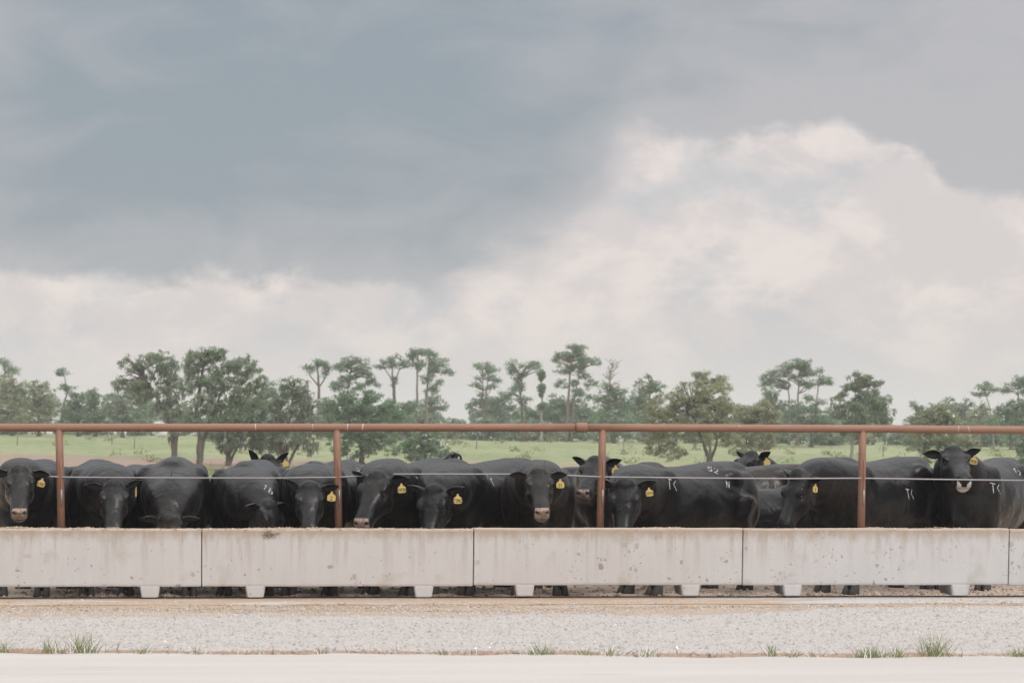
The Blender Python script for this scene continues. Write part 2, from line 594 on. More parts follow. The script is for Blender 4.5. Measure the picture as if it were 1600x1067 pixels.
def grid_sheet(name, mat, y0, y1, n, zf, attr=None):
    V, A = [], []
    for x in xs:
        a, b = y0(x), y1(x)
        for k in range(n):
            q = k / (n - 1)
            V.append((x, lerp(a, b, q), zf(x, lerp(a, b, q), q)))
            A.append(attr(q) if attr else 0)
    F = np.array([(i * n + k, (i + 1) * n + k, (i + 1) * n + k + 1, i * n + k + 1) for i in range(len(xs) - 1) for k in range(n - 1)])
    me = mesh_np(name, V, F, mat, True, vert_attr={'rim': A})
    return obj(name, me, kind='structure')

def vnoise(x, y, s=1.0):
    return (math.sin(x * 3.1 * s + 1.7 * math.sin(y * 2.3 * s)) + math.sin(y * 4.7 * s + 2.1 * math.sin(x * 1.9 * s + 1)) + 0.6 * math.sin((x + y) * 9.1 * s)) / 2.6

grid_sheet('road', M_ROAD, lambda x: -75.0, lambda x: road_edge_y(x) + 0.25, 24,
           lambda x, y, q: -0.030 + 0.004 * vnoise(x * 0.6, y))
grid_sheet('gravel_verge', M_GRAVEL, lambda x: road_edge_y(x), lambda x: -0.42, 90,
           lambda x, y, q: -0.034 + 0.026 * sst(q, 0, 0.05) + 0.007 * vnoise(x, y) + 0.004 * vnoise(x, y, 3.7) + 0.010 * sst(q, 0.60, 0.64) * (1 - sst(q, 0.70, 0.8)),
           attr=lambda q: 1 - sst(q, 0.0, 0.07))
g = Geo()
sl = [(-0.60, 0.0), (-0.59, 0.004), (0.29, 0.006), (0.30, 0.0), (0.30, -0.14), (-0.60, -0.14)]
g.loft([[(x, y, z + 0.0015 * math.sin(x * 3)) for y, z in sl] for x in [-60, -20] + list(np.arange(-8, 14, 1.0)) + [25, 65]])
obj('apron_pavement', g.mesh('apron_pavement', M_SLAB), kind='structure')

# ------------------------------------------------------------------ concrete feed troughs
PROFILE = [(0.047, 0.125), (0.052, 0.108), (0.066, 0.102), (0.534, 0.102), (0.548, 0.108), (0.553, 0.125), (0.598, 0.565), (0.594, 0.579), (0.580, 0.584),
           (0.545, 0.585), (0.532, 0.577), (0.525, 0.560), (0.450, 0.250), (0.400, 0.205), (0.200, 0.205), (0.150, 0.250), (0.078, 0.595), (0.071, 0.612),
           (0.058, 0.620), (0.020, 0.620), (0.006, 0.615), (0.0, 0.602)]
def trough_mesh(L, seed):
    rr = random.Random(seed)
    g = Geo()
    n = 60
    rings = []
    for i in range(n + 1):
        x = L * i / n
        ch = 0.0015 * math.sin(x * 5 + seed) + rr.uniform(-0.0012, 0.0012)
        end = 0.006 if i in (0, n) else 0.0
        ring = []
        for k, (y, z) in enumerate(PROFILE):
            cy, cz = (0.3 - y), (0.36 - z)
            q = ch if (k < 3 or k > 15) else 0
            ring.append((x, y + q + end * (1 if cy > 0 else -1), z + q * 0.8 + end * (1 if cz > 0 else -1) * (0 if 0.2 < z < 0.3 else 1)))
        rings.append(ring)
    rings.insert(1, [(0.006, y, z) for y, z in PROFILE])
    rings.insert(-1, [(L - 0.006, y, z) for y, z in PROFILE])
    g.loft(rings, cap=False)
    for r in (0, len(rings) - 1):                       # end walls
        b = r * len(PROFILE)
        idx = list(range(b, b + len(PROFILE)))
        g.f.append(tuple(idx if r else idx[::-1]))
    return g.mesh('trough_body', M_CONC)

def foot_mesh():
    g = Geo()
    rings = []
    for z, w_, y0, y1 in ((0.005, 0.070, 0.062, 0.52), (0.012, 0.074, 0.058, 0.525), (0.095, 0.088, 0.050, 0.54), (0.108, 0.090, 0.050, 0.54)):
        b = 0.012
        rings.append([(-w_ + b, y0, z), (w_ - b, y0, z), (w_, y0 + b, z), (w_, y1 - b, z), (w_ - b, y1, z), (-w_ + b, y1, z), (-w_, y1 - b, z), (-w_, y0 + b, z)])
    g.loft(rings)
    return g.mesh('trough_foot', M_CONC)
FOOT = foot_mesh()
JOINTS = [-544, -112, 316.3, 740.5, 1160.5, 1576, 1988]
FEET = [[-460, -192], [-30, 236], [400.5, 663], [820.5, 1079], [1238, 1500], [1655, 1910]]
TL = ['concrete trough segment beyond the left edge of the view', 'concrete feed trough segment at the left end, beside the leftmost post', 'clean concrete trough segment with feed clump stuck under its rim',
      'concrete trough segment with a grey lichen patch low in its middle', 'dark spotted concrete trough segment right of the centre, two cream feet',
      'short visible piece of spotted concrete trough at the right edge']
WEAR = [0.12, 0.14, 0.08, 0.36, 0.55, 0.75]
for i in range(6):
    x0, x1 = XY(JOINTS[i], 0.02) + 0.004, XY(JOINTS[i + 1], 0.02) - 0.004
    py_top = [825.6, 825.6, 825.8, 824.6, 825.2, 826.0][i]
    zoff = P((max(JOINTS[i], min(0, JOINTS[i + 1])) + min(JOINTS[i + 1], 1600)) / 2, py_top, 0.02).z - 0.62
    t = empty('feed_trough', (x0, 0, max(-0.004, zoff)), label=TL[i], cat='trough', group='concrete feed trough segments in a row')
    b = obj('trough_body', trough_mesh(x1 - x0, i - 1), parent=t)
    b['wear'] = WEAR[i]
    for fx in FEET[i]:
        f = obj('trough_foot', FOOT, parent=t)
        f.location = (XY(fx, 0.06) - x0, 0, 0.0)
        f['wear'] = 0.35

# feed lying in the troughs and spilt over the rim
def flakes(n, fn, size, mat, name, tone_fn=None, flat=0.35):
    """many small angular crumbs (tetrahedra) in one mesh"""
    base = np.array([(1, 0, -0.4), (-0.5, 0.87, -0.4), (-0.5, -0.87, -0.4), (0, 0, 0.9)])
    pts_ = np.array([fn() for _ in range(n)])
    s = rng.lognormal(0, 0.35, n)[:, None, None] * size
    ang = rng.uniform(0, 6.28, n)
    q = np.stack([np.cos(ang), np.sin(ang)], 1)
    B = np.repeat(base[None], n, 0) * s
    B = B * np.stack([rng.uniform(0.6, 1.4, n), rng.uniform(0.6, 1.2, n), rng.uniform(flat * 0.6, flat * 1.6, n)], 1)[:, None, :]
    X = B[:, :, 0] * q[:, None, 0] - B[:, :, 1] * q[:, None, 1]
    Y = B[:, :, 0] * q[:, None, 1] + B[:, :, 1] * q[:, None, 0]
    V = np.stack([X, Y, B[:, :, 2]], 2) + pts_[:, None, :]
    f = np.array([(0, 2, 1), (0, 1, 3), (1, 2, 3), (2, 0, 3)])
    F = (np.arange(n)[:, None, None] * 4 + f[None]).reshape(-1, 3)
    tone_ = np.repeat(rng.uniform(0, 1, n), 4)
    return mesh_np(name, V.reshape(-1, 3), F, mat, False, {'tone': tone_})

def feed_level(x):
    return 0.612 + 0.018 * vnoise(x * 0.8, 0.3) + 0.010 * vnoise(x, 2.2, 2.3)

XL, XR = XY(-240, 0.02), XY(1840, 0.02)
V, xf = [], np.arange(XL - 0.4, XR + 0.4, 0.03)
ys = [0.073, 0.10, 0.16, 0.24, 0.33, 0.42, 0.50, 0.527]
for x in xf:
    for k, y in enumerate(ys):
        V.append((x, y, feed_level(x) - (0.12 * (y - 0.07)) - 0.012 * (k in (0, 7)) + 0.006 * vnoise(x, y, 6)))
n = len(ys)
F = np.array([(i * n + k, (i + 1) * n + k, (i + 1) * n + k + 1, i * n + k + 1) for i in range(len(xf) - 1) for k in range(n - 1)])
obj('feed', mesh_np('feed', V, F, M_FEED, False, {'tone': rng.uniform(0.3, 0.8, len(F))}), kind='stuff',
    label='tan ground feed filling the concrete troughs', cat='feed')

def crumb():
    while True:
        x = rng.uniform(XL - 0.2, XR + 0.2)
        amount = 0.55 + 0.55 * vnoise(x * 0.55, 0.7) + (0.3 if XY(310, 0) < x < XY(760, 0) else 0)
        if rng.uniform() < amount:
            y = rng.uniform(0.004, 0.30)
            z = 0.622 if y < 0.07 else feed_level(x) + 0.004
            return x, y, z + abs(rng.normal(0, 0.004))
obj('feed_crumbs', flakes(20000, crumb, 0.0090, M_FEED, 'feed_crumbs'), kind='stuff', label='loose crumbs of feed along the trough rim', cat='feed')

def clump():
    x0 = XY(421, 0)
    return x0 + rng.normal(0, 0.030), 0.004 - abs(rng.normal(0, 0.004)), 0.585 + rng.normal(0, 0.016)
obj('feed_clump', flakes(190, clump, 0.0075, M_FEED, 'feed_clump', flat=0.7), kind='stuff', label='clump of feed stuck to the trough face', cat='feed')

def spill():
    while True:
        x = rng.uniform(XL - 0.5, XR + 0.5)
        q = sst(x, XY(900, -1), XY(1150, -1))
        lim = lerp(2.15, 0.95, q)
        y = -rng.uniform(0, 1) ** 0.8 * lim
        if vnoise(x * 0.5, y * 2.0) + rng.normal(0, 0.45) > lerp(-0.15, 0.45, q) or y > -0.1:
            return x, y, 0.004 if y > -0.6 else -0.004 + 0.007 * vnoise(x, y) + 0.004 * vnoise(x, y, 3.7)
obj('spilt_feed', flakes(13500, spill, 0.0105, M_FEED, 'spilt_feed'), kind='stuff', label='tan feed spilt on the ground before the trough', cat='feed')

def stone_pt():
    x = rng.uniform(XL - 1.0, XR + 1.0)
    y0 = road_edge_y(x)
    y = y0 + 0.03 + rng.uniform(0, 1) * (-0.9 - y0)
    q = (y - y0) / (-0.42 - y0)
    return x, y, -0.034 + 0.026 * sst(q, 0, 0.05) + 0.007 * vnoise(x, y) + 0.004 * vnoise(x, y, 3.7) + 0.010 * sst(q, 0.60, 0.64) * (1 - sst(q, 0.70, 0.8))
obj('gravel_stones', flakes(31000, stone_pt, 0.0125, M_STONE, 'gravel_stones', flat=0.55), kind='stuff', label='pale loose gravel of the verge', cat='gravel')

def clod():
    return rng.uniform(XL - 1, XR + 1), 0.6 + rng.uniform(0, 1) ** 1.6 * 7, -0.047
M_CLOD = mat_toned('mud_clod', [(0.22, 0.16, 0.12), (0.46, 0.355, 0.28), (0.62, 0.50, 0.41)])
obj('mud_clods', flakes(5400, clod, 0.026, M_CLOD, 'mud_clods', flat=0.5), kind='stuff', label='trampled mud clods under the bulls', cat='mud')

# ------------------------------------------------------------------ pipe fence
FY = 0.68
RAIL = [(-560, 667.6), (100, 667.8), (500, 667.8), (908, 667.8), (1348, 669.8), (1700, 672.4)]
def rail_at(px):
    for (a, ya), (b, yb) in zip(RAIL, RAIL[1:]):
        if a <= px <= b:
            return P(px, lerp(ya, yb, (px - a) / (b - a)), FY)
fence = empty('pipe_fence', (XY(800, FY), FY, -0.05), label='rusty red pipe fence with one steel cable above the trough', cat='fence')
def fpart(name, g, mat, parent=fence, smooth=True):
    g.v = [tuple(Vector(v) - fence.location) for v in g.v]
    return obj(name, g.mesh(name, mat, smooth), parent=parent)
RP = 0.0368
g = Geo(); g.tube([rail_at(p) for p in (-556, -200, 100, 300, 500, 700, 898)], RP, 20); rail1 = fpart('top_rail', g, M_RUST)
g = Geo(); g.tube([rail_at(p) for p in (899, 1000, 1150, 1348, 1500, 1698)], RP, 20); rail2 = fpart('top_rail', g, M_RUST)
g = Geo()
cl = [900.0, 900.6, 901.5, 916.5, 917.4, 918.0]
g.tube([rail_at(p) for p in cl], [RP + 0.001, 0.0425, 0.0455, 0.0455, 0.0425, RP + 0.001], 22)
fpart('coupling', g, M_RUST)
for p, wd, par in ((399.5, 1.2, rail1), (489, 0.7, rail1), (543, 1.0, rail1), (566.5, 1.5, rail1), (1496.5, 0.8, rail2), (1512.5, 0.8, rail2), (1155, 0.9, rail2)):
    c0, c1 = rail_at(p - wd / 2), rail_at(p + wd / 2)
    g = Geo()
    tilt = 0.006 * math.sin(p)
    a0, a1 = (R(-40), R(75)) if p != 1155 else (R(20), R(50))
    rings = []
    for c, s in ((c0, -1), (c1, 1)):
        rings.append([c + Vector((tilt * math.sin(a0 + (a1 - a0) * k / 12), -math.cos(a0 + (a1 - a0) * k / 12) * (RP + 0.0009), math.sin(a0 + (a1 - a0) * k / 12) * (RP + 0.0009))) for k in range(13)])
    g.loft(rings, cap=False, close=False)
    fpart('scratch_mark', g, M_SCRATCH)
POSTS = [(-345, -343, -344, 743.0), (92.2, 96.0, 93.5, 742.5), (526.3, 529.0, 527.5, 746.5), (941.8, 937.6, 940.0, 744.8), (1348.0, 1345.6, 1347.0, 746.8)]
for top, bot, mid, cy in POSTS:
    a = rail_at(top)
    b = P(bot, 826, FY)
    dirv = (b - a).normalized()
    b = a + dirv * ((a.z - 0.16) / -dirv.z)
    g = Geo(); g.tube([a + dirv * 0.004, a + dirv * 0.3, b], 0.0352, 20); pst = fpart('post', g, M_RUST)
    # weld bead at the fish-mouth joint
    g = Geo()
    g.tube([a + Vector((0.0365 * math.sin(q), -math.sqrt(max(0, RP ** 2 - (0.0 + 0.0352 * math.cos(q)) ** 2)) * 0 - 0.0352 * math.cos(q) * 1.0 - 0.001,
                        -math.sqrt(max(1e-6, RP ** 2 - (0.0352 * math.cos(q)) ** 2)) - 0.001)) for q in np.linspace(-1.5, 1.5, 15)], 0.0035, 6)
    fpart('weld_bead', g, M_RUST)
    # slotted keeper rod that holds the cable on the post's front
    off = Vector((0.012, -0.0375, 0))
    k0 = P(mid + 1.5, 718, FY).z
    k1 = P(mid + 1.5, 790, FY).z
    at = lambda z: a + dirv * ((a.z - z) / -dirv.z) + off
    g = Geo(); g.tube([at(k0), at(k0 - 0.10), at(k1 + 0.16), at(k1 + 0.02), at(k1)], [0.0075, 0.0085, 0.0085, 0.0085, 0.007], 10); fpart('keeper_rod', g, M_RUST)
    g = Geo(); g.tube([at(k1 + 0.15) + Vector((0, -0.0015, 0)), at(k1 + 0.004) + Vector((0, -0.0015, 0))], 0.0080, 10); fpart('rod_sleeve', g, M_CABLE)
CABLE = [(-556, 744.0), (-345, 744.0), (-90, 739.5), (15, 741.0), (55, 742.2), (93, 745.2), (200, 746.2), (320, 746.6), (430, 746.8), (527, 745.6), (560, 743.6), (604, 740.6), (720, 740.6), (826, 740.6),
         (862, 741.5), (941, 745.0), (1080, 746.6), (1220, 747.6), (1347, 747.0), (1480, 749.0), (1700, 751.5)]
g = Geo(); g.tube([P(px, py, FY - 0.028) for px, py in CABLE], 0.0068, 8); fpart('cable', g, M_CABLE)

# ------------------------------------------------------------------ bulls
def mat_coat():
    m, t = new_mat('black_coat')
    co = t.n('ShaderNodeTexCoord').outputs['Object']
    hair = t.noise(t.vscale(co, (6, 40, 40)), 6, 4, 0.6)
    curl = t.noise(co, 34, 5, 0.7, 1.2)
    big = t.noise(co, 3.0, 5, 0.6)
    c = t.mix(t.smooth(big, 0.35, 0.7), (0.0022, 0.0022, 0.0026, 1), (0.0130, 0.0122, 0.0120, 1))
    dust = t.n('ShaderNodeAttribute', attribute_name='dust').outputs['Fac']
    dn = t.smooth(t.m('ADD', t.noise(co, 9, 6, 0.7), t.m('MULTIPLY', dust, 0.25)), 0.56, 0.82)
    c = t.mix(t.m('MULTIPLY', dn, t.m('ADD', 0.10, t.m('MULTIPLY', dust, 0.6))), c, (0.115, 0.090, 0.068, 1))
    brown = t.n('ShaderNodeAttribute', attribute_type='OBJECT', attribute_name='brown').outputs['Fac']
    c = t.mix(t.m('MULTIPLY', brown, t.smooth(big, 0.3, 0.6)), c, (0.040, 0.025, 0.018, 1))
    mz = t.n('ShaderNodeAttribute', attribute_name='muzzle').outputs['Fac']
    spk = t.noise(co, 55, 4, 0.7)
    skin = t.mix(t.smooth(spk, 0.42, 0.64), (0.370, 0.280, 0.230, 1), (0.130, 0.092, 0.074, 1))
    c = t.mix(t.smooth(t.m('ADD', mz, t.m('MULTIPLY', t.m('SUBTRACT', spk, 0.5), 0.7)), 0.40, 0.62), c, skin)
    wh = t.n('ShaderNodeAttribute', attribute_name='white').outputs['Fac']
    c = t.mix(t.smooth(wh, 0.4, 0.6), c, (0.66, 0.60, 0.56, 1))
    dk = t.n('ShaderNodeAttribute', attribute_name='hole').outputs['Fac']
    c = t.mix(dk, c, (0.012, 0.010, 0.010, 1))
    fold = t.noise(t.vscale(co, (3.2, 2.6, 2.0)), 1.5, 3, 0.5, 0.4)
    neck = t.n('ShaderNodeAttribute', attribute_name='neck').outputs['Fac']
    poll = t.n('ShaderNodeAttribute', attribute_name='curly').outputs['Fac']
    h = t.m('ADD', t.m('MULTIPLY', hair, 0.025), t.m('MULTIPLY', t.m('MULTIPLY', fold, neck), 0.5))
    h = t.m('ADD', h, t.m('MULTIPLY', t.m('MULTIPLY', curl, t.m('ADD', 0.02, poll)), 0.9))
    h = t.m('ADD', h, t.m('MULTIPLY', t.noise(co, 5.5, 3, 0.5, 0.4), 1.5))
    rough = t.smooth(hair, 0.3, 0.7, 0.32, 0.38)
    p = principled(t, c, rough, h, 0.6, 0.03)
    p.inputs['Specular IOR Level'].default_value = 0.30
    p.inputs['Sheen Weight'].default_value = 0.05
    p.inputs['Sheen Roughness'].default_value = 0.32
    return m

M_COAT = mat_coat()
M_EYE = mat_plain('eye', (0.012, 0.010, 0.010), 0.12, 0.1)
M_HOOF = mat_plain('dusty_hoof', (0.060, 0.054, 0.050), 0.8, 0.5, 25)
M_TAG = mat_plain('yellow_tag', (0.66, 0.49, 0.17), 0.55, 0.15, 60)
M_INK = mat_plain('tag_ink', (0.035, 0.030, 0.025), 0.7)
M_BRAND = mat_plain('white_brand_hair', (0.56, 0.55, 0.54), 0.9, 0.5, 60)
M_HORN = mat_plain('grey_horn', (0.20, 0.19, 0.18), 0.6)

def sup(t, n):
    c, s = math.cos(t), math.sin(t)
    return math.copysign(abs(c) ** (2 / n), c), math.copysign(abs(s) ** (2 / n), s)

def ring(c, u, v, a, up, dn, n=2.3, m=20):
    r = []
    for j in range(m):
        x, y = sup(2 * math.pi * j / m, n)
        r.append(tuple(Vector(c) + Vector(u) * (a * x) + Vector(v) * ((up if y > 0 else dn) * y)))
    return r

TRUNK = [  # x, half width, top, bottom
    (-0.93, 0.05, 1.04, 0.93), (-0.90, 0.13, 1.12, 0.78), (-0.82, 0.22, 1.215, 0.66), (-0.66, 0.300, 1.262, 0.57), (-0.44, 0.335, 1.275, 0.52),
    (-0.20, 0.375, 1.250, 0.47), (0.04, 0.395, 1.225, 0.455), (0.26, 0.385, 1.220, 0.475), (0.46, 0.355, 1.235, 0.505), (0.62, 0.305, 1.215, 0.53),
    (0.76, 0.215, 1.16, 0.56), (0.85, 0.120, 1.04, 0.62), (0.88, 0.05, 0.95, 0.70)]
HEAD = [  # x along the face, half width, top, bottom, squareness
    (-0.075, 0.050, -0.03, -0.12, 2.0), (-0.055, 0.092, 0.010, -0.17, 2.2), (-0.010, 0.118, 0.036, -0.215, 2.4), (0.060, 0.128, 0.042, -0.250, 2.5),
    (0.130, 0.131, 0.034, -0.262, 2.5), (0.190, 0.122, 0.020, -0.250, 2.4), (0.250, 0.102, 0.008, -0.225, 2.3), (0.310, 0.086, 0.000, -0.198, 2.3),
    (0.370, 0.080, -0.004, -0.184, 2.3), (0.420, 0.082, -0.008, -0.184, 2.3), (0.458, 0.080, -0.020, -0.176, 2.4), (0.490, 0.074, -0.034, -0.166, 2.6),
    (0.500, 0.058, -0.048, -0.152, 2.6)]

def smooth_mesh(V, E, w, its):
    n = len(V)
    deg = np.bincount(E.ravel(), minlength=n).astype(float)[:, None]
    for _ in range(its):
        S = np.zeros_like(V)
        for k in range(3):
            S[:, k] = np.bincount(E[:, 0], V[E[:, 1], k], n) + np.bincount(E[:, 1], V[E[:, 0], k], n)
        V = V + (S / deg - V) * w[:, None] * 0.6
    return V

def gauss(V, c, r):
    return np.exp(-(((V - np.array(c)) / np.array(r)) ** 2).sum(1))

def ear_mesh(side, cup=1.0):
    """leaf-shaped, cupped, two-sided ear along +y*side, opening forward (+x) and down"""
    nu, nv = 12, 9
    V, F = [], []
    for layer in (0, 1):
        for i in range(nu + 1):
            q = i / nu
            wd = 0.045 * max(0.0, 1 - max(0.0, (q - 0.34) / 0.66) ** 1.7) ** 0.9 * (0.60 + 0.40 * min(1, q / 0.34)) + 0.0025
            for j in range(nv):
                s = -1 + 2 * j / (nv - 1)
                depth = 0.046 * cup * (1 - s * s) * (1 - 0.70 * q)
                V.append((-depth - (0.011 * (1 - 0.6 * q) * (1 - s ** 4) if layer else 0), side * (0.160 * q) + side * 0.0, s * wd + 0.012 * math.sin(q * 2.2)))
    n = (nu + 1) * nv
    for layer in (0, 1):
        for i in range(nu):
            for j in range(nv - 1):
                a = layer * n + i * nv + j
                f = (a, a + 1, a + nv + 1, a + nv)
                F.append(f if (layer == 0) == (side > 0) else f[::-1])
    for i in range(nu):
        for j in (0, nv - 1):
            a = i * nv + j
            F.append((a, a + nv, a + nv + n, a + n))
    return mesh_np('ear', V, F, M_COAT, True)
EARS = {1: ear_mesh(1), -1: ear_mesh(-1)}

def hoof_mesh():
    g = Geo()
    for s in (-1, 1):
        rings = []
        for z, k, fx in ((0.0, 1.0, 0.010), (0.012, 1.04, 0.010), (0.045, 0.88, 0.0), (0.075, 0.74, -0.012), (0.088, 0.55, -0.016)):
            rings.append([(fx + k * 0.062 * math.cos(a) * (1.18 if math.cos(a) > 0 else 0.85), s * 0.031 + k * 0.029 * math.sin(a), z) for a in np.linspace(0, 2 * math.pi, 12, endpoint=False)])
        g.loft(rings)
        g.ball((-0.055, s * 0.032, 0.105), (0.014, 0.013, 0.018), 8, 5)
    return g.mesh('hoof', M_HOOF, True)
HOOF = hoof_mesh()
eg = Geo(); eg.ball((0, 0, 0), 0.0175, 14, 10); EYE = eg.mesh('eye', M_EYE, True)
hg = Geo(); hg.tube([(0, 0, 0), (0, 0.03, 0.006), (0, 0.052, 0.022)], [0.020, 0.017, 0.008], 10); HORN = hg.mesh('horn', M_HORN, True)

GLYPH = {  # strokes in a 1 x 1.5 box
    '0': [[(.2, 0), (0, .4), (0, 1.1), (.2, 1.5), (.8, 1.5), (1, 1.1), (1, .4), (.8, 0), (.2, 0)]], '1': [[(.2, 1.2), (.55, 1.5), (.55, 0)]],
    '2': [[(0, 1.2), (.3, 1.5), (.8, 1.5), (1, 1.15), (.85, .8), (0, 0), (1, 0)]],
    '3': [[(0, 1.4), (.5, 1.5), (1, 1.2), (.75, .85), (.4, .8), (.75, .85), (1, .45), (.6, 0), (0, .1)]],
    '4': [[(.75, 0), (.75, 1.5), (0, .5), (1, .5)]], '5': [[(1, 1.5), (.1, 1.5), (.05, .85), (.7, .9), (1, .5), (.7, 0), (0, .05)]],
    '6': [[(.9, 1.5), (.2, .9), (0, .4), (.3, 0), (.8, 0), (1, .4), (.75, .75), (.1, .6)]], '7': [[(0, 1.5), (1, 1.5), (.4, 0)]],
    '8': [[(.5, .8), (.1, 1.1), (.3, 1.5), (.7, 1.5), (.9, 1.1), (.5, .8), (0, .4), (.3, 0), (.7, 0), (1, .4), (.5, .8)]],
    '9': [[(.9, .9), (.3, .75), (0, 1.1), (.3, 1.5), (.8, 1.5), (1, 1.1), (.8, .5), (.3, 0)]],
    'N': [[(0, 0), (0, 1.5), (1, 0), (1, 1.5)]], 'Z': [[(0, 1.5), (1, 1.5), (0, 0), (1, 0)]],
    'T': [[(-.1, 1.5), (1.1, 1.4), (.5, 1.45), (.75, 0)]], 'K': [[(.55, 1.45), (.05, .85), (1.0, .1)]],
    'b': [[(.05, 1.5), (.1, 0), (.8, 0), (1, .4), (.7, .8), (.1, .6)]]}

def stroke_points(text, h, gap=0.55):
    wd = h / 1.5 * 0.78
    tot = len(text) * wd + (len(text) - 1) * wd * gap
    x0 = -tot / 2
    for ch in text:
        for st in GLYPH.get(ch, []):
            yield [(x0 + px_ * wd, (py_ - 0.75) * h / 1.5) for px_, py_ in st]
        x0 += wd * (1 + gap)

def densify(st, step):
    o = [st[0]]
    for a, b in zip(st, st[1:]):
        n = max(1, int(math.hypot(b[0] - a[0], b[1] - a[1]) / step))
        o += [(lerp(a[0], b[0], k / n), lerp(a[1], b[1], k / n)) for k in range(1, n + 1)]
    return o

def tag_parts(text, ink=True):
    """ear tag: a bottle-shaped yellow plate with a button, hanging in the x=0 plane, front towards +x; and its number"""
    out_ = [(-.010, 0), (-.012, -.018), (-.024, -.030), (-.041, -.040), (-.044, -.052), (-.044, -.088), (-.036, -.098), (0, -.101)]
    pts_ = out_ + [(-x, z) for x, z in out_[::-1][1:]]
    g = Geo()
    g.loft([[(0.0, x, z) for x, z in pts_], [(0.0035, x, z) for x, z in pts_]])
    g.ball((0.003, 0, -0.006), (0.006, 0.009, 0.009), 8, 6)
    tag = g.mesh('ear_tag', M_TAG)
    k = Geo()
    for st in stroke_points(text, 0.036, 0.28):
        for a, b in zip(st, st[1:]):
            dx, dz = b[0] - a[0], b[1] - a[1]
            L = math.hypot(dx, dz) or 1
            nx, nz = -dz / L * 0.0026, dx / L * 0.0026
            ex, ez = dx / L * 0.002, dz / L * 0.002
            q = [(a[0] - ex + nx, a[1] - ez + nz), (a[0] - ex - nx, a[1] - ez - nz), (b[0] + ex - nx, b[1] + ez - nz), (b[0] + ex + nx, b[1] + ez + nz)]
            b0 = len(k.v)
            k.v += [(0.0048, p_[0], p_[1] - 0.069) for p_ in q]
            k.f.append((b0, b0 + 1, b0 + 2, b0 + 3))
    return tag, (k.mesh('tag_number', M_INK) if k.v else None)

def remesh(g, voxel):
    me = g.mesh('raw')
    o = bpy.data.objects.new('raw', me)
    COL.objects.link(o)
    md = o.modifiers.new('r', 'REMESH')
    md.mode = 'VOXEL'
    md.voxel_size = voxel
    dg = bpy.context.evaluated_depsgraph_get()
    dg.update()
    ev = o.evaluated_get(dg)
    rm = bpy.data.meshes.new_from_object(ev)
    bpy.data.objects.remove(o)
    bpy.data.meshes.remove(me)
    return rm

